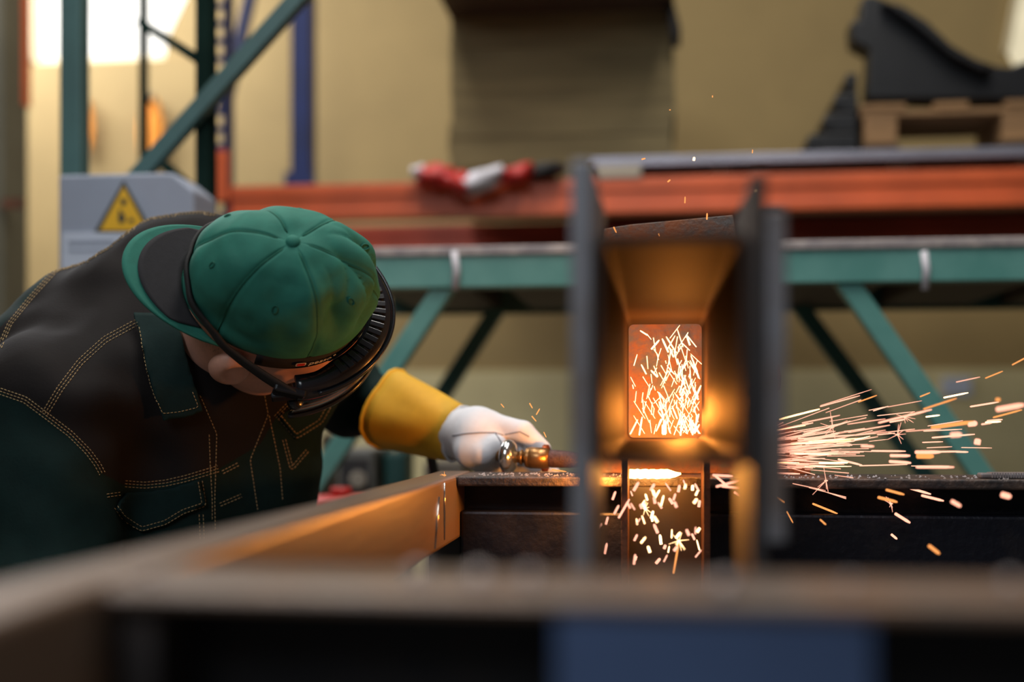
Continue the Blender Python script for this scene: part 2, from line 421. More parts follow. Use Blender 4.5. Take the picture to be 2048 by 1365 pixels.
# orange slings on the back wall
def sling(cx, y0, y1, wpx, label):
    Y = YW - .06; t = thing('lifting_sling', label, 'sling', K(cx, y0, Y), 'orange slings on the wall')
    r = wpx / 2 * Y / FPX
    pth = []
    for i in range(25):
        a = 2 * math.pi * i / 24
        pth.append(K(cx + math.sin(a) * wpx * .32, (y0 + y1) / 2 - math.cos(a) * (y1 - y0) / 2, Y))
    MB().tube(pth, r * .55, 8, cap=False, flat=((0, 1, 0), .5)).build('webbing_loop', 'sling_orange', t, smooth=True)
    MB().tube([K(cx, y0 - 6, YW), K(cx, y0 - 6, YW - .1), K(cx, y0 - 14, YW - .11)], .012, 8).build('wall_hook', 'steel_dark', t, smooth=True)
    B((K(cx - wpx * .18, 0, Y).x, Y - .02, K(0, (y0 + y1) / 2 + 55, Y).z), (K(cx + wpx * .18, 0, Y).x, Y + .02, K(0, (y0 + y1) / 2 - 25, Y).z)).build('sleeve', 'sling_orange', t, bevel=.006)
sling(168, 205, 300, 34, 'narrow orange lifting sling on the wall beside the first green upright')
sling(302, 205, 325, 44, 'wide orange lifting sling on the wall under the bright window')

# ------------------------------------------------------------------ green rack frame with sign cabinet
YG = 2.35
gr = thing('green_rack_frame', 'tall green steel rack frame with a long diagonal brace beside the sign cabinet', 'rack', (K(260, 0, YG).x, YG, 0))
def post(px0_, px1_, Y, mat, dep=.045, name='upright'):
    a, b_ = K(px0_, 0, Y), K(px1_, 0, Y)
    return B((a.x, Y, 0), (b_.x, Y + dep, 2.7)).build(name, mat, gr, bevel=.004)
post(118, 160, YG, 'rack_green')
post(389, 419, YG, 'rack_dark')
post(276, 285, YG + .5, 'rack_dark', .04)
MB().bar(K(656, -69, YG - .016), K(266, 366, YG - .016), .03, .034).build('diagonal_brace', 'rack_green', gr, bevel=.003)
MB().bar(K(281, 45, YG + .5), K(395, 118, YG + .05), .02, .02).build('short_brace', 'rack_dark', gr)
MB().bar(K(330, 330, YG + .3), K(398, 395, YG + .05), .02, .022).build('short_brace', 'rack_dark', gr)
MB().box((K(118, 0, YG).x, YG + .0455, K(0, -60, YG).z), (K(690, 0, YG).x, YG + .08, K(0, -60, YG).z + .05)).build('top_rail', 'green_paint', gr)

YC = 2.2
cab = thing('sign_cabinet', 'grey steel cabinet with a yellow triangular warning sign behind the worker', 'cabinet', (K(250, 0, YC).x, YC + .06, 0))
pc = [(116, 350), (345, 345), (387, 380), (387, 1000), (116, 1000)]
pk = [K(a, b_, YC) for a, b_ in pc]
for i in (3, 4): pk[i].z = 0.0
MB().prism(pk, (0, .12, 0)).build('housing', 'cabinet_grey', cab, bevel=.006)
def tri(cx, ytop, ybot, half, Y, th, mat, name):
    return MB().prism([K(cx - half, ybot, Y), K(cx + half, ybot, Y), K(cx, ytop, Y)], (0, th, 0)).build(name, mat, cab, bevel=.001)
sg = tri(247, 360, 466, 60, YC - .003, .003, 'sign_black', 'warning_sign')
def sub(o, par): o.parent = par; o.matrix_parent_inverse = Matrix.Identity(4); o.matrix_world = Matrix.Identity(4); return o
yo = MB().prism([K(247 - 47, 461, YC - .0045), K(247 + 47, 461, YC - .0045), K(247, 374, YC - .0045)], (0, .0015, 0)).build('yellow_field', 'sign_yellow', sg)
for cx, cy, a, b_ in ((247, 404, 6, 7), (243, 436, 7, 11), (262, 441, 6, 4), (240, 424, 3, 5)):
    MB().prism([K(cx + a * math.cos(t * math.pi / 6), cy + b_ * math.sin(t * math.pi / 6), YC - .0056) for t in range(12)], (0, .001, 0)).build('pictogram_mark', 'sign_black', sg)
B(K(124, 560, YC - .003), (K(300, 0, YC).x, YC, K(0, 468, YC).z)).build('notice_paper', 'paper', cab)
B(K(136, 470 + 12, YC - .005), (K(230, 0, YC).x, YC - .003, K(0, 490, YC).z)).build('notice_heading', 'cabinet_grey', cab)
B(K(136, 500, YC - .005), (K(290, 0, YC).x, YC - .003, K(0, 504, YC).z)).build('notice_line', 'cabinet_grey', cab)

# ------------------------------------------------------------------ green work bench behind
YB, YB2 = 2.35, 3.0
bt, bb = K(1300, 506, YB).z, K(1300, 570, YB).z
bx0, bx1 = K(640, 0, YB).x, K(2420, 0, YB).x
bench = thing('green_workbench', 'long green steel workbench with splayed legs and a worn grey top edge', 'workbench', ((bx0 + bx1) / 2, (YB + YB2) / 2, 0))
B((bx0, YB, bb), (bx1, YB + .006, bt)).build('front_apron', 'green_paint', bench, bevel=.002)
B((bx0, YB + .006, bb), (bx1, YB + .05, bb + .006)).build('apron_flange', 'green_dark_or_shaded', bench)
B((bx0, YB2 - .006, bb), (bx1, YB2, bt)).build('rear_apron', 'green_dark_or_shaded', bench)
nb = 5
for i in range(nb):
    y0 = YB + (YB2 - YB) * i / nb
    B((bx0 - .01, y0 - (.006 if i == 0 else 0), bt), (bx1, y0 + (YB2 - YB) / nb - .004, bt + .019)).build('top_plank', 'worn_edge' if i == 0 else 'bench_wood', bench, bevel=.003)
for i in range(6):
    x = bx0 + (bx1 - bx0) * (i + .3) / 6
    B((x, YB + .05, bb + .01), (x + .2, YB2 - .02, bt - .001)).build('underside_board', 'bench_wood', bench)
def leg(px_, py_, qx, qy, Y, mat):
    p, q = K(px_, py_, Y), K(qx, qy, Y)
    t = (q - p); s = (p.z - 0.0) / (p.z - q.z); q = p + t * s
    return MB().bar(p, q, .035, .04).build('leg', mat, bench, bevel=.003)
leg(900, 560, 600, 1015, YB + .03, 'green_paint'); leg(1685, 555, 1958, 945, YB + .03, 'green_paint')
leg(997, 615, 890, 782, YB2 - .05, 'green_dark_or_shaded'); leg(1597, 610, 1790, 870, YB2 - .05, 'green_dark_or_shaded')
for px_ in (908, 1848):
    MB().tube([K(px_, 503, YB - .008), K(px_ + 5, 540, YB - .012), K(px_ + 2, 580, YB - .004)], .007, 8, flat=((0, 1, 0), .4)).build('cable_tie', 'white_plastic', bench, smooth=True)
B((K(1190, 0, YW).x, YW - .02, 0), (K(1190, 0, YW).x + .01, YW - .013, .1)).build('cable_cover', 'worn_edge', bench) if False else None
tag(B(K(1885, 792, YW - .02), (K(1940, 0, YW).x, YW - .0125, K(0, 762, YW).z)).build('wall_notice', 'paper'), 'small pale notice on the cream wall behind the bench leg', 'notice')

# things under the bench, seen past the glove
def simple_box(px0_, px1_, ytop, Y, dep, name, label, cat, mat, extra=None):
    a, b_ = K(px0_, ytop, Y), K(px1_, ytop, Y)
    t = thing(name, label, cat, ((a.x + b_.x) / 2, Y + dep / 2, 0))
    B((a.x, Y, .06), (b_.x, Y + dep, a.z)).build('housing', mat, t, bevel=.01)
    B((a.x + .02, Y + .02, 0), (b_.x - .02, Y + dep - .02, .06)).build('plinth', 'steel_black', t)
    return t, a, b_
t, a, b_ = simple_box(672, 748, 898, 2.75, .22, 'welding_machine', 'pale grey welding machine with a round knob under the green bench', 'welding machine', 'grey_machine')
B((a.x + .012, 2.745, K(0, 985, 2.75).z), (b_.x - .012, 2.75, K(0, 915, 2.75).z)).build('control_panel', 'steel_dark', t)
MB().tube([K(716, 960, 2.745), K(716, 960, 2.715)], .02, 16).build('knob', 'beige_box', t, bevel=.003)
t, a, b_ = simple_box(640, 690, 868, 2.95, .06, 'cardboard_box', 'brown carton standing behind the pale welding machine', 'box', 'bench_wood')
t, a, b_ = simple_box(846, 925, 925, 2.7, .2, 'beige_drum', 'beige metal box behind the white glove under the bench', 'box', 'beige_box')
t, a, b_ = simple_box(768, 812, 905, 2.8, .1, 'gas_bottle_case', 'narrow dark green case standing beside the welding machine', 'case', 'green_dark_or_shaded')
can = thing('fuel_can', 'red fuel can standing behind the frame rail next to the worker', 'can', K(668, 1000, 2.2) * 1)
can.location.z = 0
q = K(668, 985, 2.2)
MB().tube([(q.x, 2.25, 0), (q.x, 2.25, q.z - .03), (q.x, 2.25, q.z - .01)], [.075, .075, .05], 20).build('body', 'red_plastic', can, smooth=True)
MB().tube([(q.x, 2.25, q.z - .01), (q.x, 2.25, q.z + .006)], .02, 12).build('cap', 'red_plastic', can, smooth=True)

# ================================================================== THE STEEL FRAME IN FRONT
ZB = HC - .075                       # top of the frame
frame = thing('steel_frame', 'heavy welded steel frame around the work, blurred along its near edge', 'steel frame', (0.2, 1.0, 0))
XI, XO = -.246, -.292                # left rail inner / outer side
rail = MB().box((XO, .12, ZB - .08), (XI, 1.585, ZB)).build('side_rail', 'steel_rail', frame, bevel=.005, seg=3)
MB().box((1.05, .12, ZB - .08), (1.096, 1.585, ZB)).build('side_rail', 'steel_rail', frame, bevel=.005, seg=3)
# rear beam: channel open to the camera
B((XI + .0005, 1.455, ZB - .013), (1.05, 1.57, ZB - .0005)).build('rear_top_flange', 'steel_flange', frame, bevel=.003, seg=3)
B((XI + .0005, 1.515, ZB - .16), (1.05, 1.525, ZB - .0135)).build('rear_web', 'mill_scale', frame)
B((XI + .0005, 1.455, ZB - .173), (1.05, 1.57, ZB - .16)).build('rear_bottom_flange', 'steel_dark', frame, bevel=.003)
B((XI + .012, 1.40, ZB - .173), (XI + .12, 1.454, ZB - .045)).build('corner_cleat', 'mill_scale', frame, bevel=.003) if False else None
B((XI + .0008, 1.48, ZB - .155), (1.0, 1.514, ZB - .045)).build('inner_strip', 'mill_scale', frame, bevel=.004)
# front beam: channel open to the camera with a blue plate in the middle
B((XI + .0005, .505, ZB - .009), (1.05, .580, ZB - .0005)).build('front_top_flange', 'steel_rail', frame, bevel=.004)
B((XI + .0005, .560, ZB - .16), (1.05, .570, ZB - .0095)).build('front_web', 'steel_black', frame)
B((XI + .0005, .505, ZB - .172), (1.05, .580, ZB - .16)).build('front_bottom_flange', 'steel_dark', frame, bevel=.003)
bp0, bp1 = K(1112, 0, .515).x, K(1745, 0, .515).x
B((bp0, .510, ZB - .159), (bp1, .522, ZB - .0095)).build('stiffener_plate', 'blue_plate', frame, bevel=.002)['label'] = 'blue painted stiffener plate'
B((XI + .0005, .52, ZB - .159), (XI + .02, .5595, ZB - .0095)).build('end_gusset', 'steel_dark', frame)
# loose weld spatter beads, then glint streaks near the rear left corner
def ball(c, r, name, mat, parent):
    rows = [[Vector(c) + Vector((math.sin(math.pi * i / 8) * math.cos(2 * math.pi * j / 12), math.sin(math.pi * i / 8) * math.sin(2 * math.pi * j / 12), math.cos(math.pi * i / 8))) * r for j in range(12)] for i in range(9)]
    return MB().grid(rows, True).build(name, mat, parent, smooth=True)
for px_, py_, r_ in ((835, 1160, .0032), (958, 1168, .0036), (1060, 1166, .003), (1450, 1185, .0034), (1700, 1175, .002), (300, 1160, .002), (2020, 1176, .0025)):
    dd = (CAM.z - ZB) * FPX / (py_ - HOR); p = V(px_, py_, dd)
    ball((p.x, p.y, ZB + r_ * .6), r_ * 1.5, 'weld_spatter', 'worn_edge', frame)
MB().tube([(XI + .0006, K(848, 965, 1).y * 0 + 1.37, ZB - .004), (XI + .0008, 1.368, ZB - .03), (XI + .0006, 1.37, ZB - .07)], [.0010, .0014, .0006], 6).build('glint_streak', 'chrome', frame, smooth=True)  # raised bright streak imitating sparks mirrored in rail scratches
MB().tube([(XI + .0006, 1.335, ZB - .018), (XI + .0008, 1.32, ZB - .045), (XI + .0006, 1.31, ZB - .074)], [.0012, .0016, .0008], 6).build('glint_streak', 'chrome', frame, smooth=True)  # second streak for the mirrored sparks
for x, y in ((XO + .023, .5), (XO + .023, 1.53), (1.073, .5), (1.073, 1.53)):
    B((x - .022, y - .022, 0), (x + .022, y + .022, ZB - .0805)).build('leg', 'steel_dark', frame, bevel=.004)
# slag and spatter crumbs on the rear flange
cr = MB(); rr = random.Random(5)
for i in range(260):
    x = rr.uniform(XI + .02, .02) if i < 150 else rr.uniform(.15, .5); y = rr.uniform(1.456, 1.53); s = rr.uniform(.0006, .0022)
    z0 = ZB - .0005
    cr.add([(x - s, y - s, z0), (x + s, y - s, z0), (x, y + s, z0), (x + s * .3, y, z0 + s * 1.2)], [(0, 1, 3), (1, 2, 3), (2, 0, 3), (0, 2, 1)])
o = cr.build('slag_crumbs', 'steel_bare', frame); o['kind'] = 'stuff'
# ribbed bar lying on the beam at the right
rb = thing('ribbed_bar', 'short ribbed grey metal bar lying on the rear beam at the right', 'metal bar', (K(2010, 0, 1.47).x, 1.48, ZB))
y0 = 1.47; xq0, xq1 = K(1962, 0, y0).x, K(2130, 0, y0).x
B((xq0, y0, ZB), (xq1, y0 + .02, ZB + .006)).build('bar_core', 'steel_bare', rb, bevel=.002)
rbm = MB(); x = xq0 + .012
while x < xq1 - .004:
    rbm.box((x, y0 - .0008, ZB + .0006), (x + .0014, y0 + .0205, ZB + .0068)); x += .003
rbm.build('ribs', 'worn_edge', rb)['kind'] = 'stuff'

# ================================================================== TUBE WORKPIECE
XT0, XT1 = -.0415, .0585
ZT0, ZT1 = HC - .034, HC + .116
YN, YE = .772, 1.47
wp = thing('tube_workpiece', 'rectangular steel tube with side lugs being flame cut over the rear beam', 'steel tube', ((XT0 + XT1) / 2, 1.5, ZB))
def rrect(x0, x1, z0, z1, r, n=5):
    pts = []
    for cx, cz, a0 in ((x1 - r, z1 - r, 0), (x0 + r, z1 - r, 90), (x0 + r, z0 + r, 180), (x1 - r, z0 + r, 270)):
        for i in range(n + 1):
            a = math.radians(a0 + 90 * i / n); pts.append((cx + r * math.cos(a), cz + r * math.sin(a)))
    return pts
t_ = .006
ou = rrect(XT0, XT1, ZT0, ZT1, .010); inn = rrect(XT0 + t_, XT1 - t_, ZT0 + t_, ZT1 - t_, .006)
n = len(ou); rows = []
ys = [YN + (YE - YN) * i / 24 for i in range(25)]
tm = MB()
rows = [[(p[0], y, p[1]) for p in ou] for y in ys] + [[(p[0], y, p[1]) for p in inn] for y in reversed(ys)]
rows.append(rows[0])
tm.grid(rows, True)
tube_o = tm.build('tube_body', 'tube_steel', wp)
def zpx(py, Y): return K(1330, py, Y).z
lug_y0, lug_y1 = .765, .95
B((XT0 - .014, lug_y0, ZB - .045), (XT0 - .0003, lug_y1, zpx(318, .77))).build('side_lug', 'steel_bare', wp, bevel=.002)
B((XT1 + .0003, lug_y0, ZB - .045), (XT1 + .009, lug_y1, zpx(352, .77))).build('side_lug', 'steel_dark', wp, bevel=.002)
B((XT1 + .0093, lug_y0, ZB - .005), (XT1 + .0215, lug_y1 - .04, zpx(425, .77))).build('doubler_plate', 'steel_bare', wp, bevel=.002)
# profile-cut plate behind the tube end, standing on the rear beam
YP = 1.545
po = [(1100, 952), (1100, 900), (1150, 700), (1207, 458), (1262, 449), (1360, 440), (1466, 430), (1476, 490), (1530, 660), (1560, 740), (1562, 760), (1560, 778), (1551, 787), (1546, 800), (1545, 815), (1548, 830), (1556, 842), (1570, 850), (1592, 856), (1612, 872), (1620, 900), (1622, 952)]
pk = [K(a, b_, YP) for a, b_ in po]
for p in pk: p.z = max(p.z, ZB)
pk[0].z = ZB; pk[-1].z = ZB
pk[0].x = K(1190, 0, YP).x; pk[1].x = K(1190, 0, YP).x; pk[2].x = K(1195, 0, YP).x
MB().prism(pk, (0, .01, 0)).build('profile_plate', 'plate_rust', wp, bevel=.0012)['label'] = 'rusty flame-cut plate with a round notch'
# U-shaped leg under the tube end
yl0, yl1 = 1.37, 1.452
for xq in ((XT0, XT0 + .0075), (XT1 - .0075, XT1)):
    B((xq[0], yl0, ZB - .16), (xq[1], yl1, ZT0 - .0003)).build('leg_side_plate', 'rust', wp, bevel=.0012)
B((XT0 + .0078, yl1 - .007, ZB - .16), (XT1 - .0078, yl1, ZB - .012)).build('leg_back_plate', 'steel_dark', wp)

# molten kerf and its light
kf = MB(); rr = random.Random(9)
xk0, xk1 = XT0 + .0078, K(1362, 0, 1.43).x
rows = []
for i in range(20):
    x = xk0 + (xk1 - xk0) * i / 19
    zc = HC - .0705 + rr.uniform(-.0006, .0006); r = .0055 * (1 if i < 15 else (20 - i) / 5.5)
    rows.append((x, 1.438, zc, r))
kf.tube([(a, b_, c_) for a, b_, c_, r in rows], [r for *_, r in rows], 8)
kf.build('molten_kerf', 'molten', wp, smooth=True)['label'] = 'white-hot molten cut under the tube'
OR = (1.0, .36, .06)
lamp('molten_metal_light', 'POINT', (.0, 1.405, HC - .070), .5, OR, .012)
lamp('torch_flame_light', 'POINT', (-.078, 1.432, HC - .064), 2.3, OR, .012)
lamp('spark_burst_light', 'POINT', (.034, 1.490, HC - .006), .7, (1.0, .32, .045), .012)
lamp('spark_burst_light', 'POINT', (.022, 1.34, HC + .006), 1.9, (1.0, .30, .04), .015)

# ================================================================== THE WORKER
# ---- signed-distance modelling with surface nets
def sphere_cap(P, a, b, ra, rb):
    a, b = np.array(a), np.array(b); ab = b - a
    t = np.clip(((P - a) @ ab) / max(ab @ ab, 1e-9), 0, 1)
    d = np.linalg.norm(P - a - t[:, None] * ab, axis=1)
    return d - (ra + (rb - ra) * t)
def ellip(P, c, r, R=None):
    q = P - np.array(c)
    if R is not None: q = q @ R            # columns of R = local axes
    r = np.array(r); k0 = np.linalg.norm(q / r, axis=1); k1 = np.linalg.norm(q / (r * r), axis=1)
    return k0 * (k0 - 1) / np.maximum(k1, 1e-9)
def smin(a, b, k):
    h = np.clip(.5 + .5 * (b - a) / k, 0, 1)
    return b + (a - b) * h - k * h * (1 - h)
def surface_nets(fn, lo, hi, h):
    lo = np.array(lo); nx, ny, nz = [int(math.ceil(x)) + 1 for x in (np.array(hi) - lo) / h]
    g = np.stack(np.meshgrid(np.arange(nx), np.arange(ny), np.arange(nz), indexing='ij'), -1).reshape(-1, 3)
    val = np.empty(len(g))
    for i in range(0, len(g), 400000):
        val[i:i + 400000] = fn(lo + g[i:i + 400000] * h)
    val = val.reshape(nx, ny, nz); s = val < 0
    c = [(i, j, k) for i in (0, 1) for j in (0, 1) for k in (0, 1)]
    cnt = sum(s[i:nx - 1 + i, j:ny - 1 + j, k:nz - 1 + k].astype(int) for i, j, k in c)
    cells = np.argwhere((cnt > 0) & (cnt < 8))
    acc = np.zeros((len(cells), 3)); num = np.zeros(len(cells))
    for a in c:
        for ax in range(3):
            if a[ax]: continue
            b = list(a); b[ax] = 1
            va = val[cells[:, 0] + a[0], cells[:, 1] + a[1], cells[:, 2] + a[2]]
            vb = val[cells[:, 0] + b[0], cells[:, 1] + b[1], cells[:, 2] + b[2]]
            m = (va < 0) != (vb < 0)
            t = np.where(m, va / np.where(m, va - vb, 1), 0)
            p = np.tile(np.array(a, float), (len(cells), 1)); p[:, ax] += t
            acc[m] += p[m]; num[m] += 1
    verts = lo + (cells + acc / num[:, None]) * h
    idx = -np.ones((nx, ny, nz), int); idx[cells[:, 0], cells[:, 1], cells[:, 2]] = np.arange(len(cells))
    faces = []
    for ax in range(3):
        u, v_ = (ax + 1) % 3, (ax + 2) % 3
        sl0 = [slice(None)] * 3; sl1 = [slice(None)] * 3
        sl0[ax] = slice(0, -1); sl1[ax] = slice(1, None)
        e = np.argwhere(s[tuple(sl0)] != s[tuple(sl1)])
        e = e[(e[:, u] > 0) & (e[:, v_] > 0) & (e[:, u] < val.shape[u] - 1) & (e[:, v_] < val.shape[v_] - 1)]
        du = np.zeros(3, int); du[u] = 1; dv = np.zeros(3, int); dv[v_] = 1
        q = [idx[tuple((e - o).T)] for o in (0 * du, du, du + dv, dv)]
        f = np.stack(q, 1)
        inside = s[tuple(e.T)]
        f[~inside] = f[~inside][:, ::-1]
        faces.append(f)
    return verts, np.concatenate(faces)
def net_mesh(name, fn, lo, hi, h, smooth_it=2):
    v, f = surface_nets(fn, lo, hi, h)
    me = bpy.data.meshes.new(name); me.from_pydata(v.tolist(), [], f.tolist())
    bm = bmesh.new(); bm.from_mesh(me)
    for _ in range(smooth_it): bmesh.ops.smooth_vert(bm, verts=bm.verts, factor=.5, use_axis_x=True, use_axis_y=True, use_axis_z=True)
    bmesh.ops.recalc_face_normals(bm, faces=bm.faces)
    bm.to_mesh(me); bm.free()
    return me
A = lambda p: np.array(p)

worker = thing('person', 'worker in green cap, goggles and dark stitched jacket bending over the cut with a torch', 'person', (V(150, 1112, 1.9).x, V(150, 1112, 1.9).y, 0))

# ---- head frame
def camvec(x, y, t): return (RIGHT * x + UP * y - FWD * t)
HU = Vector((.32, .37, .87)).normalized()
HF = Vector((.95, -.19, -.26)); HF = (HF - HU * HF.dot(HU)).normalized()
HR = HF.cross(HU)
hf, hu, hr = camvec(*HF), camvec(*HU), camvec(*HR)
HO = V(551, 592, 1.45)
def H(f, r, u): return HO + hf * f + hr * r + hu * u
RH = np.array([list(hf), list(hr), list(hu)]).T
def headsdf(P):
    q = (P - A(HO)) @ RH
    d = ellip(q, (-.006, 0, .0), (.092, .071, .080))
    d = smin(d, ellip(q, (.022, 0, -.065), (.066, .064, .080)), .03)
    d = smin(d, ellip(q, (.035, 0, -.125), (.047, .047, .040)), .03)      # jaw
    d = smin(d, ellip(q, (.066, 0, -.152), (.020, .022, .016)), .02)      # chin
    for s in (-1, 1):
        d = smin(d, ellip(q, (.060, s * .036, -.075), (.026, .022, .024)), .015)   # cheek bones
        d = smin(d, ellip(q, (.078, s * .026, -.028), (.014, .026, .010)), .012)   # brows
        d = -smin(-d, ellip(q, (.094, s * .031, -.048), (.014, .017, .012)), .012) # eye sockets
        d = smin(d, ellip(q, (.005, s * .060, -.115), (.030, .012, .045)), .02)    # jaw angle
        # ear: rim, lobe, hollow
        e = ellip(q, (-.036, s * .080, -.060), (.025, .014, .036))
        e = -smin(-e, ellip(q, (-.027, s * .095, -.056), (.015, .015, .023)), .002)
        d = smin(d, e, .006)
    d = smin(d, sphere_cap(q, (.086, 0, -.04), (.106, 0, -.082), .009, .013), .012)      # nose
    d = smin(d, ellip(q, (.096, .010, -.088), (.010, .009, .008)), .008)
    d = smin(d, ellip(q, (.096, -.010, -.088), (.010, .009, .008)), .008)
    d = smin(d, ellip(q, (.087, 0, -.112), (.009, .022, .005)), .006)     # lips
    d = smin(d, ellip(q, (.084, 0, -.122), (.009, .019, .005)), .006)
    d = smin(d, sphere_cap(q, (-.030, 0, -.07), (-.062, 0, -.20), .056, .062), .03)      # neck
    d = smin(d, sphere_cap(q, (-.062, 0, -.20), (-.075, 0, -.24), .065, .09), .03)
    return d
c0 = A(HO)
me = net_mesh('body', headsdf, c0 - A((.22, .14, .27)), c0 + A((.17, .33, .16)), .0033, 1)
body = link('body', me, 'skin', worker, True)
body['label'] = 'skin of the bent head, ear, cheek and nape'
for s in (-1, 1):
    rows = []
    for i in range(9):
        th = math.pi * i / 8
        rows.append([H(.074 + .0125 * math.cos(th), s * .031 + .0125 * math.sin(th) * math.cos(2 * math.pi * j / 14), -.048 + .0125 * math.sin(th) * math.sin(2 * math.pi * j / 14)) for j in range(14)])
    MB().grid(rows, True).build('eye', 'white_plastic', worker, smooth=True)
# short hair at the nape under the cap
hm = MB(); rh = random.Random(2)
for i in range(500):
    a = rh.uniform(math.radians(115), math.radians(245)); u = rh.uniform(-.055, -.004)
    p = H(-.008 + .0945 * math.cos(a) * (1 - abs(u) * 1.2), .0765 * math.sin(a), u)
    q = p - hu * .006 + (hf * math.cos(a) + hr * math.sin(a)) * .0012
    s = hr * .0004
    hm.add([p - s, p + s, q], [(0, 1, 2)])
MB.build(hm, 'hair', 'strap_black', worker)['kind'] = 'stuff'

# ---- cap, worn backwards
capt = bpy.data.objects.new('cap', None)
NA, NT = 144, 44
SEAMS = [math.radians(a) for a in (3, 63, 123, 183, 243, 303)]
def cap_point(a, t, lift=0.):
    """a = angle round the head (0 = over the forehead), t = 0 at the rim, 1 at the button"""
    ph = t * math.pi / 2
    r = math.cos(ph) ** .62; hgt = math.sin(ph) ** .95
    f = .110 * r * math.cos(a); rr_ = .083 * r * math.sin(a); u = .132 * hgt
    ds = min(abs((a - s + math.pi) % (2 * math.pi) - math.pi) for s in SEAMS)
    panel = min(ds / math.radians(30), 1)
    bulge = .0045 * math.sin(panel * math.pi / 2) * math.sin(min(1, t * 1.4) * math.pi) ** .7 - .0022 * math.exp(-(ds * r / .018) ** 2) * (1 if t < .97 else 0)
    nrm = Vector((f / .110 ** 2, rr_ / .083 ** 2, u / .132 ** 2 + 1e-6)).normalized()
    w_ = .006 * noise.noise(Vector((f * 16, rr_ * 16, u * 16 + 3))) + .004 * noise.noise(Vector((f * 34, rr_ * 34, u * 30 + 9)))
    # crumpled part over the forehead
    aw = (a + math.pi) % (2 * math.pi) - math.pi
    cr_ = math.exp(-((aw + .1) / .8) ** 2) * math.sin(min(1, t * 1.15) * math.pi)
    w_ += cr_ * (.015 * abs(math.sin(aw * 5 + t * 4)) ** .6 + .012 * abs(math.sin(t * 8 + aw * 3)) ** .6 - .015)
    # dent pinched on the side facing the viewer
    w_ -= .010 * math.exp(-(((a - .85) / .16) ** 2 + ((t - .42) / .22) ** 2))
    w_ += .006 * math.exp(-(((a - 1.12) / .2) ** 2 + ((t - .5) / .25) ** 2))
    edge = min(1, t / .12)
    d = bulge + w_ * edge + lift
    return H(f + nrm.x * d, rr_ + nrm.y * d, u + nrm.z * d)
rows = []
ts = [(i / NT) for i in range(NT + 1)]
for t in ts[:-1]:
    rows.append([cap_point(2 * math.pi * j / NA, t) for j in range(NA)])
cm = MB().grid(rows, True); nv = len(cm.v); cm.v.append(tuple(H(0, 0, .132)))
last = (NT - 1) * NA
cm.f += [(last + j, last + (j + 1) % NA, nv) for j in range(NA)]
# turned-in hem
hem = [[cap_point(2 * math.pi * j / NA, 0) for j in range(NA)], [H(.104 * math.cos(2 * math.pi * j / NA), .078 * math.sin(2 * math.pi * j / NA), .006) for j in range(NA)]]
cm.grid(hem, True)
cap = cm.build('cap', 'cap_green', worker, smooth=True)
cap['label'] = 'green six-panel cap worn backwards'
for s in SEAMS:      # seam cords
    MB().tube([cap_point(s, t, .0004) for t in [i / 30 for i in range(30)]], .0014, 6).build('seam', 'cap_seam', cap, smooth=True)
rows = []
for i in range(7):
    th = math.pi / 2 * i / 6
    rows.append([H(.0085 * math.cos(th) * math.cos(2 * math.pi * j / 16), .0085 * math.cos(th) * math.sin(2 * math.pi * j / 16), .131 + .0065 * math.sin(th)) for j in range(16)])
MB().grid(rows, True).build('button', 'cap_green', cap, smooth=True)
for a in (33, 93, 153, 213, 273, 333):
    p = [cap_point(math.radians(a) + .035 * math.cos(2 * math.pi * j / 12), .50 + .03 * math.sin(2 * math.pi * j / 12), .0006) for j in range(13)]
    MB().tube(p, .0008, 5, cap=False).build('eyelet', 'cap_seam', cap, smooth=True)
# brim over the nape
def brim_pt(s, w_, lift):
    """s in [-1,1] across, w_ 0 at the crown .. 1 at the outer edge"""
    a = math.pi + s * math.radians(62)
    f0, r0 = .110 * math.cos(a), .086 * math.sin(a)
    ext = .070 * math.cos(s * math.pi / 2 * .92) ** .55
    f = f0 - w_ * ext; r = r0 * (1 + .10 * w_ * (1 - s * s))
    u = .002 - .016 * s * s - .008 * w_ * s * s + .014 * w_
    return H(f, r, u + lift)
SS = [-1 + 2 * i / 40 for i in range(41)]
MB().grid([[brim_pt(s, w_, 0) for s in SS] for w_ in [i / 10 for i in range(11)]]).build('brim', 'cap_green', cap, smooth=True, solid=.003)
MB().grid([[brim_pt(s * .74, .02 + w_ * (.72 if abs(s) < .99 else .6), .0042) for s in SS] for w_ in [i / 8 for i in range(9)]]).build('brim_inset', 'cap_black', cap, smooth=True, solid=.0012)
# black adjuster band over the forehead with the maker's lettering
def band_pt(a, u): return H((.1065 + .0035) * math.cos(a), (.0800 + .0035) * math.sin(a), u)
ba = [math.radians(-95 + 5 * i) for i in range(39)]
MB().grid([[band_pt(a, -.022 - .004 * math.sin(a) ** 2) for a in ba], [band_pt(a, -.010) for a in ba], [band_pt(a, .003) for a in ba]]).build('adjuster_band', 'cap_black', cap, smooth=True, solid=.002)
fc = bpy.data.curves.new('pesso', 'FONT'); fc.body = 'pesso°'; fc.size = .0125; fc.extrude = .0003; fc.shear = .15
fo = bpy.data.objects.new('lettering_src', fc); COL.objects.link(fo); bpy.context.view_layer.update()
tme = bpy.data.meshes.new_from_object(fo.evaluated_get(bpy.context.evaluated_depsgraph_get()))
bpy.data.objects.remove(fo)
tb = math.radians(62)
def wrap(x, y, z, a0, u0):
    a = a0 - x / .1; p = band_pt(a, u0 + y); nn = (hf * math.cos(a) + hr * math.sin(a)).normalized()
    return p + nn * (.0022 + z)
for v_ in tme.vertices: v_.co = wrap(v_.co.x, v_.co.y, v_.co.z, tb, -.0135)
link('lettering', tme, 'logo_white', cap)
lg = MB(); lr = rrect(-.0125, -.001, -.0005, .0085, .002, 3)
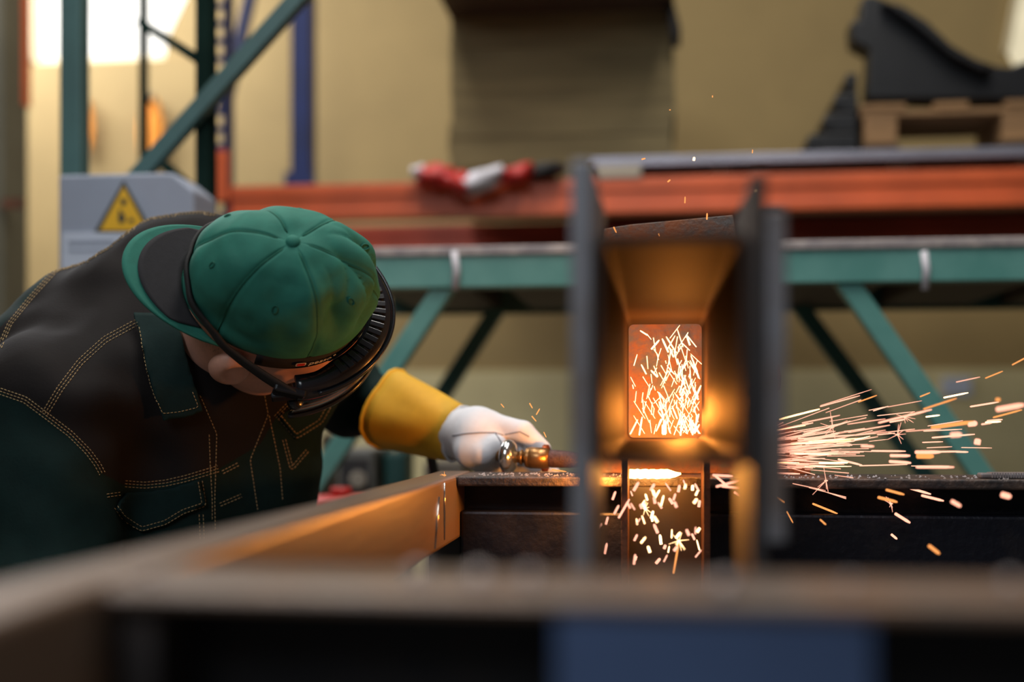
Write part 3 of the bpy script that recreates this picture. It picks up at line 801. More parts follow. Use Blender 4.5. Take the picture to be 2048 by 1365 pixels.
lg.add([wrap(x, y, .0002, tb + .02, -.0135) for x, y in lr], [tuple(range(len(lr)))]); lg.build('logo_border', 'logo_white', cap)
lg = MB(); lr = rrect(-.0112, -.0023, .0008, .0072, .0014, 3)
lg.add([wrap(x, y, .0006, tb + .02, -.0135) for x, y in lr], [tuple(range(len(lr)))]); lg.build('logo_field', 'logo_red', cap)

# ---- goggles
def gog(a, rad, u):
    """a angle from the nose, rad = distance outwards from the shell, u = height"""
    f = (.142 + rad) * math.cos(a) + .004; r = (.118 + rad) * math.sin(a)
    return H(f, r, u - .026 * math.sin(a) ** 2 * (1 if a > 0 else .3) - .002)
GA = [math.radians(-66 + 3 * i) for i in range(47)]
def gprof(a):
    e = min(1, (math.radians(73) - abs(a)) / math.radians(26)); e = max(.18 if a < 0 else .55, e) ** .6
    wdt = .031 * (.45 + .55 * e); low = -.022 * (.6 + .4 * e)
    return [(-wdt, .002), (-wdt * .55, .006), (-.004, .002), (0, -.004), (.003, -.007), (.0028, -.013), (-.001, -.016), (0, low * .6), (-.004, low), (-wdt, low - .004), (-wdt + .002, low + .002), (-.006, low + .006), (-.004, -.014), (-wdt * .6, -.003), (-wdt, -.004)]
gm = MB().grid([[gog(a, *q) for q in gprof(a)] for a in GA], True)
n_ = 15
gm.f.append(tuple(range(n_))); gm.f.append(tuple((len(GA) - 1) * n_ + i for i in range(n_ - 1, -1, -1)))
goggles = gm.build('goggles', 'goggle_black', worker, smooth=False)
for p in goggles.data.polygons: p.use_smooth = True
lens_rows = [[gog(a, -.003, u_) for a in GA] for u_ in (-.016, -.035, -.055, -.074)]
MB().grid(lens_rows).build('lens', 'lens_clear', goggles, smooth=True, solid=.0015)
MB().tube(lens_rows[-1], .0035, 8).build('lower_rim', 'goggle_black', goggles, smooth=True)
goggles['label'] = 'black vented safety goggles'
for i in range(17):
    a = math.radians(-44 + 5.6 * i)
    wdt = .031
    q = [gog(a + da, rd, .0068 - abs(rd + .017) * .18) for da, rd in ((-.036, -wdt * .90), (.036, -wdt * .90), (.032, -.010), (-.032, -.010))]
    MB().prism(q, hu * .0022).build('vent_rib', 'goggle_black', goggles, bevel=.0009)
ridge = MB().tube([gog(math.radians(-40 + 2 * i), .0015, -.001) for i in range(52)], .0022, 8).build('edge_bead', 'goggle_black', goggles, smooth=True)
MB().grid([[gog(a, -.0315, .002) for a in GA[4:-8]], [gog(a, -.036, -.006) for a in GA[4:-8]], [gog(a, -.040, -.012) for a in GA[4:-8]]]).build('face_seal', 'rubber_black', goggles, smooth=True, solid=.003)
# strap clip and swivel at the temple
ce = gog(math.radians(71), -.004, -.022)
MB().tube([ce - hu * .004, ce - hu * .012, ce - hu * .018 ], [.009, .010, .007], 14).build('swivel', 'goggle_black', goggles, smooth=True)
MB().bar(gog(math.radians(62), -.004, -.012), gog(math.radians(84), -.004, -.016), .016, .008, hu).build('strap_clip', 'goggle_black', goggles, bevel=.002)
MB().bar(gog(math.radians(68), -.001, -.006), gog(math.radians(84), -.009, .0), .018, .010, hu).build('strap_buckle', 'goggle_black', goggles, bevel=.003)
# elastic strap around the back of the cap
NS = 64
sp = [gog(math.radians(74), -.003, -.003), gog(math.radians(88), -.014, .002)]
for i in range(NS + 1):
    a = math.radians(112 + (252 - 112) * i / NS); k = math.sin(math.pi * i / NS)
    sp.append(cap_point(a, .20 * k ** .8, .0026 + .004 * (1 - k)) - hu * .003 * (1 - k) ** 2)
sp += [gog(math.radians(-90), -.010, -.014), gog(math.radians(-66), -.006, -.012)]
for _ in range(3): sp = [sp[0]] + [(a + b_ * 2 + c_) / 4 for a, b_, c_ in zip(sp[:-2], sp[1:-1], sp[2:])] + [sp[-1]]
NS = len(sp) - 1
sm = MB(); rows = []
for i, p in enumerate(sp):
    t = (sp[min(i + 1, NS)] - sp[max(i - 1, 0)]).normalized()
    rad = (p - H(0, 0, (p - HO).dot(hu))).normalized()
    wv = t.cross(rad).normalized(); rad = wv.cross(t)
    rows.append([p + wv * .0088 * c_ + rad * .0016 * d_ for c_, d_ in ((-1, -1), (-1, 1), (-.5, 1.5), (.5, 1.5), (1, 1), (1, -1))])
sm.grid(rows, True); sm.build('elastic_strap', 'strap_black', goggles, smooth=True)

# ---- jacket
NB = H(-.068, 0, -.215)                       # base of the neck
SR, SL = V(128, 800, 1.50), V(590, 690, 1.74) # shoulders
PV = V(190, 1150, 1.90)                       # pelvis
MID = (NB + PV) / 2 + camvec(.02, .0, -.01)
ER = V(92, 1210, 1.44); WR_ = V(250, 1420, 1.32)
EL = V(684, 792, 1.93); WL = V(880, 860, 1.735)
def torsosdf(P):
    d = sphere_cap(P, A(NB + camvec(-.01, -.03, -.04)), A(MID), .115, .165)
    d = smin(d, sphere_cap(P, A(MID), A(PV), .165, .17), .05)
    d = smin(d, sphere_cap(P, A(SR), A(NB + camvec(-.02, -.005, 0)), .088, .085), .07)
    d = smin(d, sphere_cap(P, A(SL), A(NB + camvec(.0, -.02, -.04)), .085, .09), .07)
    # rounded upper back, chest, hanging jacket front
    d = smin(d, ellip(P, A(V(390, 575, 1.70)), (.13, .11, .105)), .06)
    d = smin(d, ellip(P, A(V(240, 680, 1.66)), (.13, .12, .115)), .06)
    d = smin(d, ellip(P, A(V(90, 780, 1.62)), (.115, .11, .10)), .06)
    d = smin(d, sphere_cap(P, A(V(350, 850, 1.60)), A(V(330, 1200, 1.62)), .085, .11), .06)
    d = smin(d, sphere_cap(P, A(V(560, 800, 1.66)), A(V(480, 1150, 1.70)), .070, .085), .06)
    # sleeves
    d = smin(d, sphere_cap(P, A(SR + camvec(-.012, -.03, .01)), A(ER), .086, .074), .05)
    d = smin(d, sphere_cap(P, A(ER), A(WR_), .070, .05), .03)
    d = smin(d, sphere_cap(P, A(SL), A(EL), .078, .058), .05)
    d = smin(d, sphere_cap(P, A(EL), A(WL), .055, .030), .03)
    # room for the neck
    return d
allp = np.array([list(p) for p in (NB, SR, SL, PV, ER, WR_, EL, WL)])
me = net_mesh('jacket', torsosdf, allp.min(0) - .22, allp.max(0) + .2, .0095, 3)
bm = bmesh.new(); bm.from_mesh(me)
bmesh.ops.subdivide_edges(bm, edges=bm.edges, cuts=1, use_grid_fill=True, smooth=.6) if False else None
bm.normal_update()
for v_ in bm.verts:
    p = v_.co
    q = Vector((p.x * 9 + p.z * 5, p.y * 9, p.z * 7 - p.x * 4))
    k = .0075 * noise.noise(q) + .0045 * noise.noise(q * 2.3 + Vector((5, 1, 2)))
    k += .0035 * math.sin(22 * (p.z * 1.1 + p.x * .8) + 5 * noise.noise(p * 7))
    v_.co = p + v_.normal * k
bm.to_mesh(me)
jb = BVHTree.FromBMesh(bm); bm.free()
# yoke / sleeve panels as a smooth signed distance stored on the cloth
YOKE = [(-80, 745), (0, 655), (62, 590), (130, 515), (180, 488), (240, 456), (300, 426), (345, 412), (480, 380), (760, 480), (760, 700), (600, 795), (552, 835), (520, 890), (435, 940), (330, 968), (250, 972), (205, 948), (190, 925), (150, 880), (90, 832), (0, 783), (-80, 760)]
def poly_sd(x, y, poly):
    best = 1e9; ins = False; n = len(poly)
    for i in range(n):
        (x0, y0), (x1, y1) = poly[i], poly[(i + 1) % n]
        dx, dy = x1 - x0, y1 - y0; t = max(0, min(1, ((x - x0) * dx + (y - y0) * dy) / (dx * dx + dy * dy)))
        best = min(best, math.hypot(x - x0 - t * dx, y - y0 - t * dy))
        if (y0 > y) != (y1 > y) and x < (x1 - x0) * (y - y0) / (y1 - y0) + x0: ins = not ins
    return best if ins else -best
at = me.attributes.new('panel', 'FLOAT', 'POINT')
for v_ in me.vertices:
    x, y = to_px(v_.co); at.data[v_.index].value = poly_sd(x, y, YOKE) / 100
def cloth_two(name, a, b_):
    m = M(name, a, .85, 0, scale=60, var=.12, bump=.35, dist=.0007, spec=.2); nt = m.node_tree
    bs = nt.nodes['Principled BSDF']; src = bs.inputs['Base Color'].links[0].from_socket
    an = nt.nodes.new('ShaderNodeAttribute'); an.attribute_name = 'panel'
    mr = nt.nodes.new('ShaderNodeMapRange'); mr.inputs['From Min'].default_value = -.008; mr.inputs['From Max'].default_value = .008
    mx = nt.nodes.new('ShaderNodeMix'); mx.data_type = 'RGBA'; mx.inputs['B'].default_value = (*lin(b_), 1)
    nt.links.new(an.outputs['Fac'], mr.inputs['Value']); nt.links.new(mr.outputs[0], mx.inputs['Factor'])
    nt.links.new(src, mx.inputs['A']); nt.links.new(mx.outputs['Result'], bs.inputs['Base Color'])
cloth_two('jacket_cloth', (10, 32, 30), (24, 20, 20))
M('jacket_green', (12, 34, 33), .85, 0, scale=60, var=.12, bump=.35, dist=.0007, spec=.2)
jacket = link('jacket', me, 'jacket_cloth', worker, True)
jacket['label'] = 'dark green work jacket with black yoke and tan triple stitching'

JBS = [jb]
def hit(px, py, pull=(260, 760)):
    for i in range(40):
        d = (V(px, py, 1) - CAM).normalized()
        best = None
        for tree in JBS:
            r = tree.ray_cast(CAM, d, 4)
            if r[0] is not None and (best is None or r[3] < best[3]): best = r
        if best: return best[0], best[1]
        px += (pull[0] - px) * .02; py += (pull[1] - py) * .02
    return None, None
# cloth pieces lying on the jacket: collar, pocket flaps, placket
def sheet(poly, lift, name, mat, parent, step=9, curl=None, thick=.003, flat=None):
    bm = bmesh.new()
    f = bm.faces.new([bm.verts.new((x, y, 0)) for x, y in poly])
    xs = [p[0] for p in poly]; ys_ = [p[1] for p in poly]
    for k in range(int(min(xs) // step), int(max(xs) // step) + 1):
        bmesh.ops.bisect_plane(bm, geom=bm.verts[:] + bm.edges[:] + bm.faces[:], plane_co=(k * step, 0, 0), plane_no=(1, 0, 0))
    for k in range(int(min(ys_) // step), int(max(ys_) // step) + 1):
        bmesh.ops.bisect_plane(bm, geom=bm.verts[:] + bm.edges[:] + bm.faces[:], plane_co=(0, k * step, 0), plane_no=(0, 1, 0))
    pos = {}
    for v_ in bm.verts:
        x, y = v_.co.x, v_.co.y
        if flat is not None:
            pos[v_] = V(x, y, flat(x, y))
        else:
            p, nn = hit(x, y)
            pos[v_] = p + nn * lift
    for v_, p in pos.items(): v_.co = p
    for _ in range(2): bmesh.ops.smooth_vert(bm, verts=bm.verts, factor=.4, use_axis_x=True, use_axis_y=True, use_axis_z=True)
    bmesh.ops.recalc_face_normals(bm, faces=bm.faces)
    bmesh.ops.solidify(bm, geom=bm.faces[:], thickness=thick)
    bmesh.ops.recalc_face_normals(bm, faces=bm.faces)
    me = bpy.data.meshes.new(name); bm.to_mesh(me); JBS.append(BVHTree.FromBMesh(bm)); bm.free()
    return link(name, me, mat, parent, True)
sheet([(236, 1000), (250, 984), (330, 980), (398, 958), (411, 1010), (368, 1030), (330, 1052), (284, 1066), (244, 1042), (228, 1018)], .002, 'pocket_flap', 'jacket_green', jacket)
sheet([(556, 832), (600, 800), (640, 775), (694, 760), (680, 790), (646, 850), (592, 882)], .002, 'pocket_flap', 'jacket_green', jacket)

CP = [(266, 640), (276, 690), (284, 740), (298, 785), (322, 838), (362, 834), (400, 822), (388, 785), (374, 742), (362, 690), (350, 640)]
fall = sheet(CP, .012, 'collar_fall', 'jacket_green', jacket)
stm = MB()
def stitch(poly, offs, dash=7.5, on=.62):
    # resample the seam, then drop short raised threads on the cloth
    pts = []
    for (x0, y0), (x1, y1) in zip(poly[:-1], poly[1:]):
        L = math.hypot(x1 - x0, y1 - y0); n = max(1, int(L / 2))
        for i in range(n): pts.append((x0 + (x1 - x0) * i / n, y0 + (y1 - y0) * i / n))
    pts.append(poly[-1])
    # smooth
    for _ in range(6): pts = [pts[0]] + [((a[0] + 2 * b_[0] + c_[0]) / 4, (a[1] + 2 * b_[1] + c_[1]) / 4) for a, b_, c_ in zip(pts[:-2], pts[1:-1], pts[2:])] + [pts[-1]]
    for off in offs:
        line = []
        for i, (x, y) in enumerate(pts):
            a, b_ = pts[max(i - 2, 0)], pts[min(i + 2, len(pts) - 1)]
            L = math.hypot(b_[0] - a[0], b_[1] - a[1]) or 1
            line.append((x - (b_[1] - a[1]) / L * off, y + (b_[0] - a[0]) / L * off))
        acc = 0; i = 0
        cum = [0]
        for a, b_ in zip(line[:-1], line[1:]): cum.append(cum[-1] + math.hypot(b_[0] - a[0], b_[1] - a[1]))
        s = 0
        def at_(s):
            for k in range(len(cum) - 1):
                if cum[k + 1] >= s:
                    t = (s - cum[k]) / max(cum[k + 1] - cum[k], 1e-6)
                    return line[k][0] + (line[k + 1][0] - line[k][0]) * t, line[k][1] + (line[k + 1][1] - line[k][1]) * t
            return line[-1]
        while s < cum[-1]:
            a, b_ = at_(s), at_(min(s + dash * on, cum[-1]))
            pa_, na = hit(*a); pb_, nb_ = hit(*b_)
            if pa_ is not None and pb_ is not None and (pb_ - pa_).length < .03 and (pb_ - pa_).length > 1e-5:
                stm.tube([pa_ + na * .0002, (pa_ + pb_) / 2 + na * .0009, pb_ + nb_ * .0002], [.0004, .0005, .0004], 5)
            s += dash
TR = (-6, 0, 6)
stitch([(0, 695), (20, 648), (62, 596), (130, 521), (182, 494), (242, 461), (302, 431), (345, 418), (400, 414), (440, 414)], (-4, 0, 4))
stitch([(90, 828), (120, 778), (160, 725), (210, 680), (275, 645)], TR)
stitch([(0, 783), (50, 800), (90, 830), (140, 868), (175, 903), (195, 930), (204, 948)], TR)
stitch([(250, 968), (290, 971), (330, 967), (370, 958), (436, 938)], TR)
stitch([(445, 945), (478, 928)], (-3, 3))
stitch([(214, 992), (240, 988)], (-3, 3))
stitch([(400, 792), (420, 838), (433, 868), (431, 940), (429, 1000), (430, 1060)], (0,))
stitch([(418, 870), (420, 930), (424, 1000), (424, 1040)], (0,))
stitch([(232, 1015), (246, 1036), (283, 1059), (330, 1046), (366, 1024), (408, 1010), (400, 962)], (-4, 4))
stitch([(402, 1030), (404, 1080)], (-4, 4))
stitch([(552, 836), (575, 812), (602, 795)], (-5, 0, 5))
stitch([(560, 836), (592, 874), (641, 843), (672, 785), (694, 768)], (-4, 4))
stitch([(568, 880), (583, 938), (614, 902)], (-3, 3))
stitch([(538, 832), (560, 937), (565, 1000)], (0,))
stitch([(529, 792), (536, 830), (500, 920), (515, 1020)], (0,))
stitch([(440, 1010), (482, 992)], (-3, 3))

stitch([(278, 655), (290, 720), (300, 770), (325, 828), (360, 824), (397, 815), (385, 785)], (0,))
stm.build('stitching', 'stitch', jacket)['kind'] = 'stuff'
# collar: stand around the neck and the wide pointed fall
ax = (H(-.068, 0, -.215) - H(-.03, 0, -.09)).normalized(); cc_ = H(-.055, 0, -.172)
e1 = (hf - ax * hf.dot(ax)).normalized(); e2 = ax.cross(e1)
rows = []
for k in range(4):
    rad = .074 + .006 * k; off = .004 + .013 * k
    rows.append([cc_ + ax * off + (e1 * math.cos(a) * rad * 1.05 + e2 * math.sin(a) * rad) for a in [math.radians(28 + 304 * i / 40) for i in range(41)]])
collar = MB().grid(rows).build('collar', 'jacket_green', jacket, smooth=True, solid=.003)
# ---- trousers and boots (below the picture, so that he stands on the floor)
hipR = PV + camvec(-.03, -.04, .07); hipL = PV + camvec(.05, -.04, -.07)
footR = Vector((hipR.x - .02, hipR.y + .03, .10)); footL = Vector((hipL.x + .06, hipL.y + .12, .10))
kneeR = (hipR + footR) / 2 + camvec(.07, 0, .05); kneeL = (hipL + footL) / 2 + camvec(.07, 0, .04)
def legsdf(P):
    d = sphere_cap(P, A(hipR), A(hipL), .13, .13)
    for h_, k_, f_ in ((hipR, kneeR, footR), (hipL, kneeL, footL)):
        d = smin(d, sphere_cap(P, A(h_), A(k_), .115, .078), .05)
        d = smin(d, sphere_cap(P, A(k_), A(f_), .078, .062), .04)
    return d
lp = np.array([list(p) for p in (hipR, hipL, kneeR, kneeL, footR, footL)])
link('trousers', net_mesh('trousers', legsdf, lp.min(0) - .16, lp.max(0) + .16, .016, 2), 'trousers', worker, True)
for f_ in (footR, footL):
    fd = camvec(.75, 0, .66)
    def bsdf(P, f_=f_, fd=fd):
        b0 = Vector((f_.x, f_.y, .05))
        d = sphere_cap(P, A(b0 - fd * .03), A(b0 + fd * .15), .046, .042)
        d = smin(d, sphere_cap(P, A(b0), A(b0 + Vector((0, 0, .10))), .052, .056), .03)
        return np.maximum(d, .004 - P[:, 2])
    c_ = A((f_.x, f_.y, .08))
    bo = link('boot', net_mesh('boot', bsdf, c_ - .26, c_ + .26, .01, 1), 'boot_black', worker, True)
    b0 = Vector((f_.x, f_.y, 0))
    sd = Vector((-fd.y, fd.x, 0)).normalized()
    MB().prism([b0 + fd * (.06 + .135 * math.cos(t * math.pi / 8)) + sd * .047 * math.sin(t * math.pi / 8) for t in range(16)], (0, 0, .014)).build('sole', 'rubber_black', bo)

# ---- gauntlet gloves
gl = None
def glove_left():
    # white leather hand closed on the torch
    P1 = [V(x, y, d) for x, y, d in ((915, 868, 1.715), (950, 870, 1.69), (992, 858, 1.668))]
    def f(P):
        d = sphere_cap(P, A(P1[0]), A(P1[1]), .036, .040)
        d = smin(d, ellip(P, A(V(962, 884, 1.672)), (.036, .042, .040)), .02)
        fingers = [  # knuckle, middle joint, tip
            [(985, 850, 1.670), (1046, 864, 1.640), (1086, 900, 1.632)],     # index lies along the torch
            [(990, 868, 1.690), (1030, 880, 1.672), (1040, 918, 1.655)],
            [(978, 888, 1.700), (1008, 908, 1.690), (1000, 934, 1.662)],
            [(958, 908, 1.702), (984, 928, 1.692), (968, 940, 1.664)]]
        for i, ch in enumerate(fingers):
            q = [A(V(*c)) for c in ch]; r = .0150 - .0008 * i
            e = smin(sphere_cap(P, q[0], q[1], r * 1.12, r), sphere_cap(P, q[1], q[2], r, r * .82), .004)
            d = smin(d, e, .010)
        th = [A(V(*c)) for c in ((938, 905, 1.650), (982, 922, 1.612), (1012, 890, 1.600))]   # thumb on the near side
        e = smin(sphere_cap(P, th[0], A(V(968, 908, 1.632)), .020, .016), sphere_cap(P, A(V(968, 908, 1.632)), A(V(996, 890, 1.628)), .016, .013), .005)
        d = smin(d, e, .012)
        e = sphere_cap(P, A(V(1030, 930, 1.668)), A(V(1108, 946, 1.640)), .012, .009)        # little finger below the nozzle
        d = smin(d, e, .006)
        return d
    c_ = A(V(1000, 890, 1.66))
    me = net_mesh('glove', f, c_ - .13, c_ + .13, .0030, 2)
    return link('glove', me, 'glove_white', worker, True)
gl = glove_left(); gl['label'] = 'white leather gauntlet glove gripping the torch'
bmx = bmesh.new(); bmx.from_mesh(gl.data); JBS[:] = [BVHTree.FromBMesh(bmx)]; bmx.free()
for ln in ([(905, 872), (930, 868), (960, 866), (990, 866), (1010, 872)], [(990, 866), (1002, 884), (1004, 905), (1000, 935)], [(1010, 870), (1040, 864), (1062, 876)]):
    pth = []
    for (x0, y0_), (x1, y1_) in zip(ln[:-1], ln[1:]):
        for k in range(6):
            p, nn = hit(x0 + (x1 - x0) * k / 6, y0_ + (y1_ - y0_) * k / 6, (960, 880))
            if p is not None: pth.append(p + nn * .0002)
    if len(pth) > 3: MB().tube(pth, .0009, 5).build('seam', 'glove_seam', gl, smooth=True)
def cuff_rows(a, b_, ra, rb, n=26, seed=0, cnt=9):
    t = (b_ - a).normalized(); s_ = UP - t * UP.dot(t); s_.normalize(); w_ = t.cross(s_)
    rows = []
    for i in range(cnt):
        k = i / (cnt - 1); c = a + (b_ - a) * k; r = ra + (rb - ra) * k
        row = []
        for j in range(n):
            an = 2 * math.pi * j / n
            z = 1 + .10 * math.cos(3 * an + .6) * (1 - k) + .10 * noise.noise(Vector((math.cos(an) * 2.2, math.sin(an) * 2.2, k * 1.6 + seed)))
            row.append(c + (s_ * math.cos(an) * 1.05 + w_ * math.sin(an) * .92) * r * z)
        rows.append(row)
    return rows
ca, cb = V(779, 826, 1.800), V(920, 867, 1.712)
rws = cuff_rows(ca, cb, .0575, .0385)
MB().grid(rws, True).build('cuff', 'glove_yellow', gl, smooth=True, solid=.0025)
MB().tube(rws[0] + [rws[0][0]], .0028, 6, cap=False).build('cuff_hem', 'glove_hem', gl, smooth=True)
MB().tube([p + (p - cb).normalized() * .0 for p in rws[-1]] + [rws[-1][0]], .0022, 6, cap=False).build('wrist_seam', 'glove_white', gl, smooth=True)
# right hand, out of sight below the rail
def glove_right():
    b0 = WR_; dr = (WR_ - ER).normalized(); sd = dr.cross(UP).normalized()
    def f(P):
        d = ellip(P, A(b0 + dr * .07), (.042, .042, .036))
        d = smin(d, sphere_cap(P, A(b0), A(b0 + dr * .06), .036, .036), .02)
        for i in range(4):
            k0 = b0 + dr * .09 + sd * (-.03 + .02 * i); k1 = k0 + dr * .035 - UP * .01; k2 = k1 + dr * .01 - UP * .03
            d = smin(d, smin(sphere_cap(P, A(k0), A(k1), .0115, .0105), sphere_cap(P, A(k1), A(k2), .0105, .009), .004), .006)
        d = smin(d, sphere_cap(P, A(b0 + dr * .05 - sd * .035), A(b0 + dr * .10 - sd * .055), .014, .011), .01)
        return d
    c_ = A(b0 + dr * .06)
    return link('glove', net_mesh('glove', f, c_ - .14, c_ + .14, .005, 2), 'glove_white', worker, True)
gr2 = glove_right()
rws = cuff_rows(WR_ - (WR_ - ER).normalized() * .11, WR_ + (WR_ - ER).normalized() * .02, .066, .044, seed=4)
MB().grid(rws, True).build('cuff', 'glove_yellow', gr2, smooth=True, solid=.0025)

# ================================================================== THE CUTTING TORCH
torch = thing('cutting_torch', 'brass and chrome cutting torch held in the white glove', 'torch', V(1015, 915, 1.62))
ta, tz = V(1017, 914, 1.600), V(1165, 921, 1.575)
td = (tz - ta).normalized(); TL = (tz - ta).length
def at_t(k): return ta + td * k
def lathe(prof, name, mat, seg=20):
    return MB().tube([at_t(k) for k, r in prof], [r * 1.18 for k, r in prof], seg).build(name, mat, torch, smooth=True)
lathe([(-.012, .006), (-.010, .012), (-.006, .0185), (0, .0200), (.005, .0185), (.010, .014), (.013, .007)], 'chrome_fitting', 'chrome')
lathe([(.011, .0065), (.0165, .0068), (.017, .0085), (.0195, .0085), (.020, .0065), (.024, .0065)], 'neck', 'brass')
lathe([(.0235, .006), (.024, .0105), (.028, .0118), (.0285, .0112), (.030, .0122), (.052, .0118), (.053, .0108), (.056, .0105)], 'brass_body', 'brass')
lathe([(.0555, .009), (.058, .0102), (.066, .0100), (.085, .0092), (.104, .0070)], 'nozzle', 'burnt_steel')
rg = at_t(.051) - FWD * -.012
MB().tube([rg - td * .004, rg - td * .003, rg + td * .003, rg + td * .004], [.016, .0182, .0182, .016], 20).build('copper_collar', 'copper', torch, smooth=True)
MB().tube([at_t(-.004), V(996, 908, 1.645), V(960, 900, 1.68), V(900, 900, 1.72)], [.008, .010, .011, .011], 12).build('handle', 'brass', torch, smooth=True)
MB().tube([V(900, 900, 1.72), V(860, 905, 1.86), V(900, 1100, 2.0), V(950, 1500, 2.1)], [.008, .008, .008, .008], 10).build('hose', 'rubber_black', torch, smooth=True)

# ================================================================== SPARKS
def spark_mesh(name, mat):
    m = MB().tube([(-.5, 0, 0), (-.46, 0, 0), (.3, 0, 0), (.5, 0, 0)], [.7, 1, 1, .55], 6)
    me = bpy.data.meshes.new(name); me.from_pydata(m.v, [], m.f); me.materials.append(MATS[mat]); return me
SPM = {k: spark_mesh('spark', k) for k in ('spark_white', 'spark_pink', 'spark_orange')}
NSP = [0]
def spark(x, y, ang, L, wpx, Y, mat, label, group, dy=0.):
    """streak centred at pixel x,y on the plane Y, angle in degrees above horizontal, sizes in pixels"""
    a = math.radians(ang)
    p = K(x - math.cos(a) * L / 2, y + math.sin(a) * L / 2, Y - dy / 2); q = K(x + math.cos(a) * L / 2, y - math.sin(a) * L / 2, Y + dy / 2)
    o = bpy.data.objects.new('spark', SPM[mat]); COL.objects.link(o)
    o.location = (p + q) / 2; t = q - p
    o.rotation_euler = t.to_track_quat('X', 'Z').to_euler()
    r = wpx / 2 * Y / FPX
    o.scale = (t.length, r, r)
    hue = {'spark_white': 'white-hot', 'spark_pink': 'pinkish', 'spark_orange': 'orange'}[mat]
    if group == G2: label = '%s %s spark streak in the jet, %s' % ('long' if L > 70 else 'short', hue, 'next to the lug plate' if x < 1640 else 'in front of the dark bench leg' if x < 1800 else 'far out at the right')
    elif group == G3: label = 'broad %s glowing spark %s' % (hue, 'above the rear beam at the right' if y < 950 else 'against the dark web of the rear beam')
    elif group == G4: label = '%s spark falling below the tube, %s' % (hue, 'left of the leg plates' if x < 1250 else 'right of the leg plates' if x > 1425 else 'high between the leg plates' if y < 1040 else 'low between the leg plates')
    elif group == G5: label = 'tiny stray %s spark %s' % (hue, 'above the torch and glove' if x < 1150 else 'above the tube' if x < 1600 else 'high over the jet at the right')
    elif group == G1: label = 'white-hot spark inside the tube opening, in its %s' % ('upper left' if x < 1330 and y < 760 else 'upper right' if y < 760 else 'lower left' if x < 1330 else 'lower right')
    tag(o, label, 'spark', group); NSP[0] += 1
    return o
rs = random.Random(11)
G1 = G2 = G3 = G4 = G5 = None
G2, G3, G4, G5 = 'sparks in the jet to the right', 'broad sparks far right', 'sparks falling below the tube', 'stray sparks above the tube'
LB1, G1 = 'white-hot spark inside the far opening of the tube', 'sparks inside the tube'
for i in range(88):
    u = 1 - rs.random() ** 1.9; v_ = 1 - rs.random() ** 1.6
    x = 1264 + 130 * u; y = 660 + 205 * v_
    if v_ > .75: ang = rs.uniform(55, 125); L = rs.uniform(18, 46)
    elif u > .45: ang = rs.choice((rs.uniform(105, 140), rs.uniform(100, 135), rs.uniform(50, 85))); L = rs.uniform(12, 44)
    else: ang = rs.uniform(40, 150); L = rs.uniform(8, 26)
    x = min(max(x, 1266), 1394); y = min(max(y, 664), 866 - L * .35)
    spark(x, y, ang, L, rs.choice((1.4, 2.0, 2.8, 3.6)), rs.uniform(1.474, 1.535), 'spark_white', LB1, G1)
LB2, G2 = 'pinkish white spark in the jet flying to the right', 'sparks in the jet to the right'
for i in range(88):
    t = rs.random() ** 1.7; x = 1560 + 430 * t
    sa = rs.gauss(5.5, 5.5)
    y = 916 - (x - 1400) * math.tan(math.radians(sa)) + rs.gauss(0, 16)
    ang = sa + rs.gauss(0, 2.5)
    Yk = rs.uniform(1.40, 1.56)
    ang = sa * .9 + rs.gauss(0, 1.2)
    spark(x, y, ang, rs.uniform(35, 130) * (1 - .4 * t), rs.choice((1.2, 1.6, 2.2, 3.4)), Yk, 'spark_pink' if rs.random() < .85 else 'spark_white', LB2, G2, rs.uniform(-.02, .02))
LB3, G3 = 'broad blurred glowing spark drifting far right of the cut', 'broad sparks far right'
for x, y, ang, L, w_ in ((1810, 833, 14, 110, 5), (1880, 808, 18, 70, 4), (1905, 850, 8, 86, 9), (1945, 848, 6, 18, 13), (1850, 913, 0, 34, 12), (1855, 905, 0, 50, 8), (1912, 870, 3, 22, 12), (1955, 884, 80, 12, 15), (1800, 912, 0, 40, 7), (1800, 925, -4, 44, 7), (1870, 935, 0, 76, 6), (1910, 958, -8, 34, 11), (2020, 815, 10, 56, 12), (2015, 828, 15, 60, 4), (1790, 985, -15, 38, 6), (1865, 997, -14, 46, 6), (1830, 980, -16, 66, 6), (1912, 1008, -30, 22, 9), (1980, 1105, -22, 38, 13), (2040, 1105, -15, 30, 13), (2034, 1139, -35, 32, 10), (2012, 992, -15, 20, 13), (1868, 1100, -38, 28, 8), (1805, 1037, -32, 36, 7), (1755, 1042, -8, 18, 9), (1788, 1074, -40, 16, 7), (1994, 1056, -70, 18, 8), (1775, 1000, -14, 40, 7), (1735, 893, -2, 26, 6), (1996, 800, 0, 9, 9), (1700, 925, -14, 50, 5), (1650, 1018, -22, 54, 5), (1618, 1092, -55, 36, 4), (1562, 1000, -35, 20, 4), (1580, 1035, -62, 26, 3), (1646, 1045, -42, 16, 4), (1513, 1126, -84, 20, 5)):
    spark(x, y, ang, L, w_ * .8, rs.uniform(1.36, 1.52) if w_ < 8 else rs.choice((1.30, 1.66)), 'spark_pink' if rs.random() < .7 else 'spark_orange', LB3, G3)
LB4, G4 = 'bright spark falling below the tube between the leg plates', 'sparks falling below the tube'
for i in range(52):
    x = 1255 + 150 * rs.random(); y = 965 + 165 * rs.random() ** 1.3
    spark(x, y, rs.choice((rs.uniform(50, 88), rs.uniform(95, 125))), rs.uniform(9, 22), rs.choice((3, 4.5, 6)), rs.uniform(1.33, 1.42), 'spark_white' if rs.random() < .45 else 'spark_pink', LB4, G4)
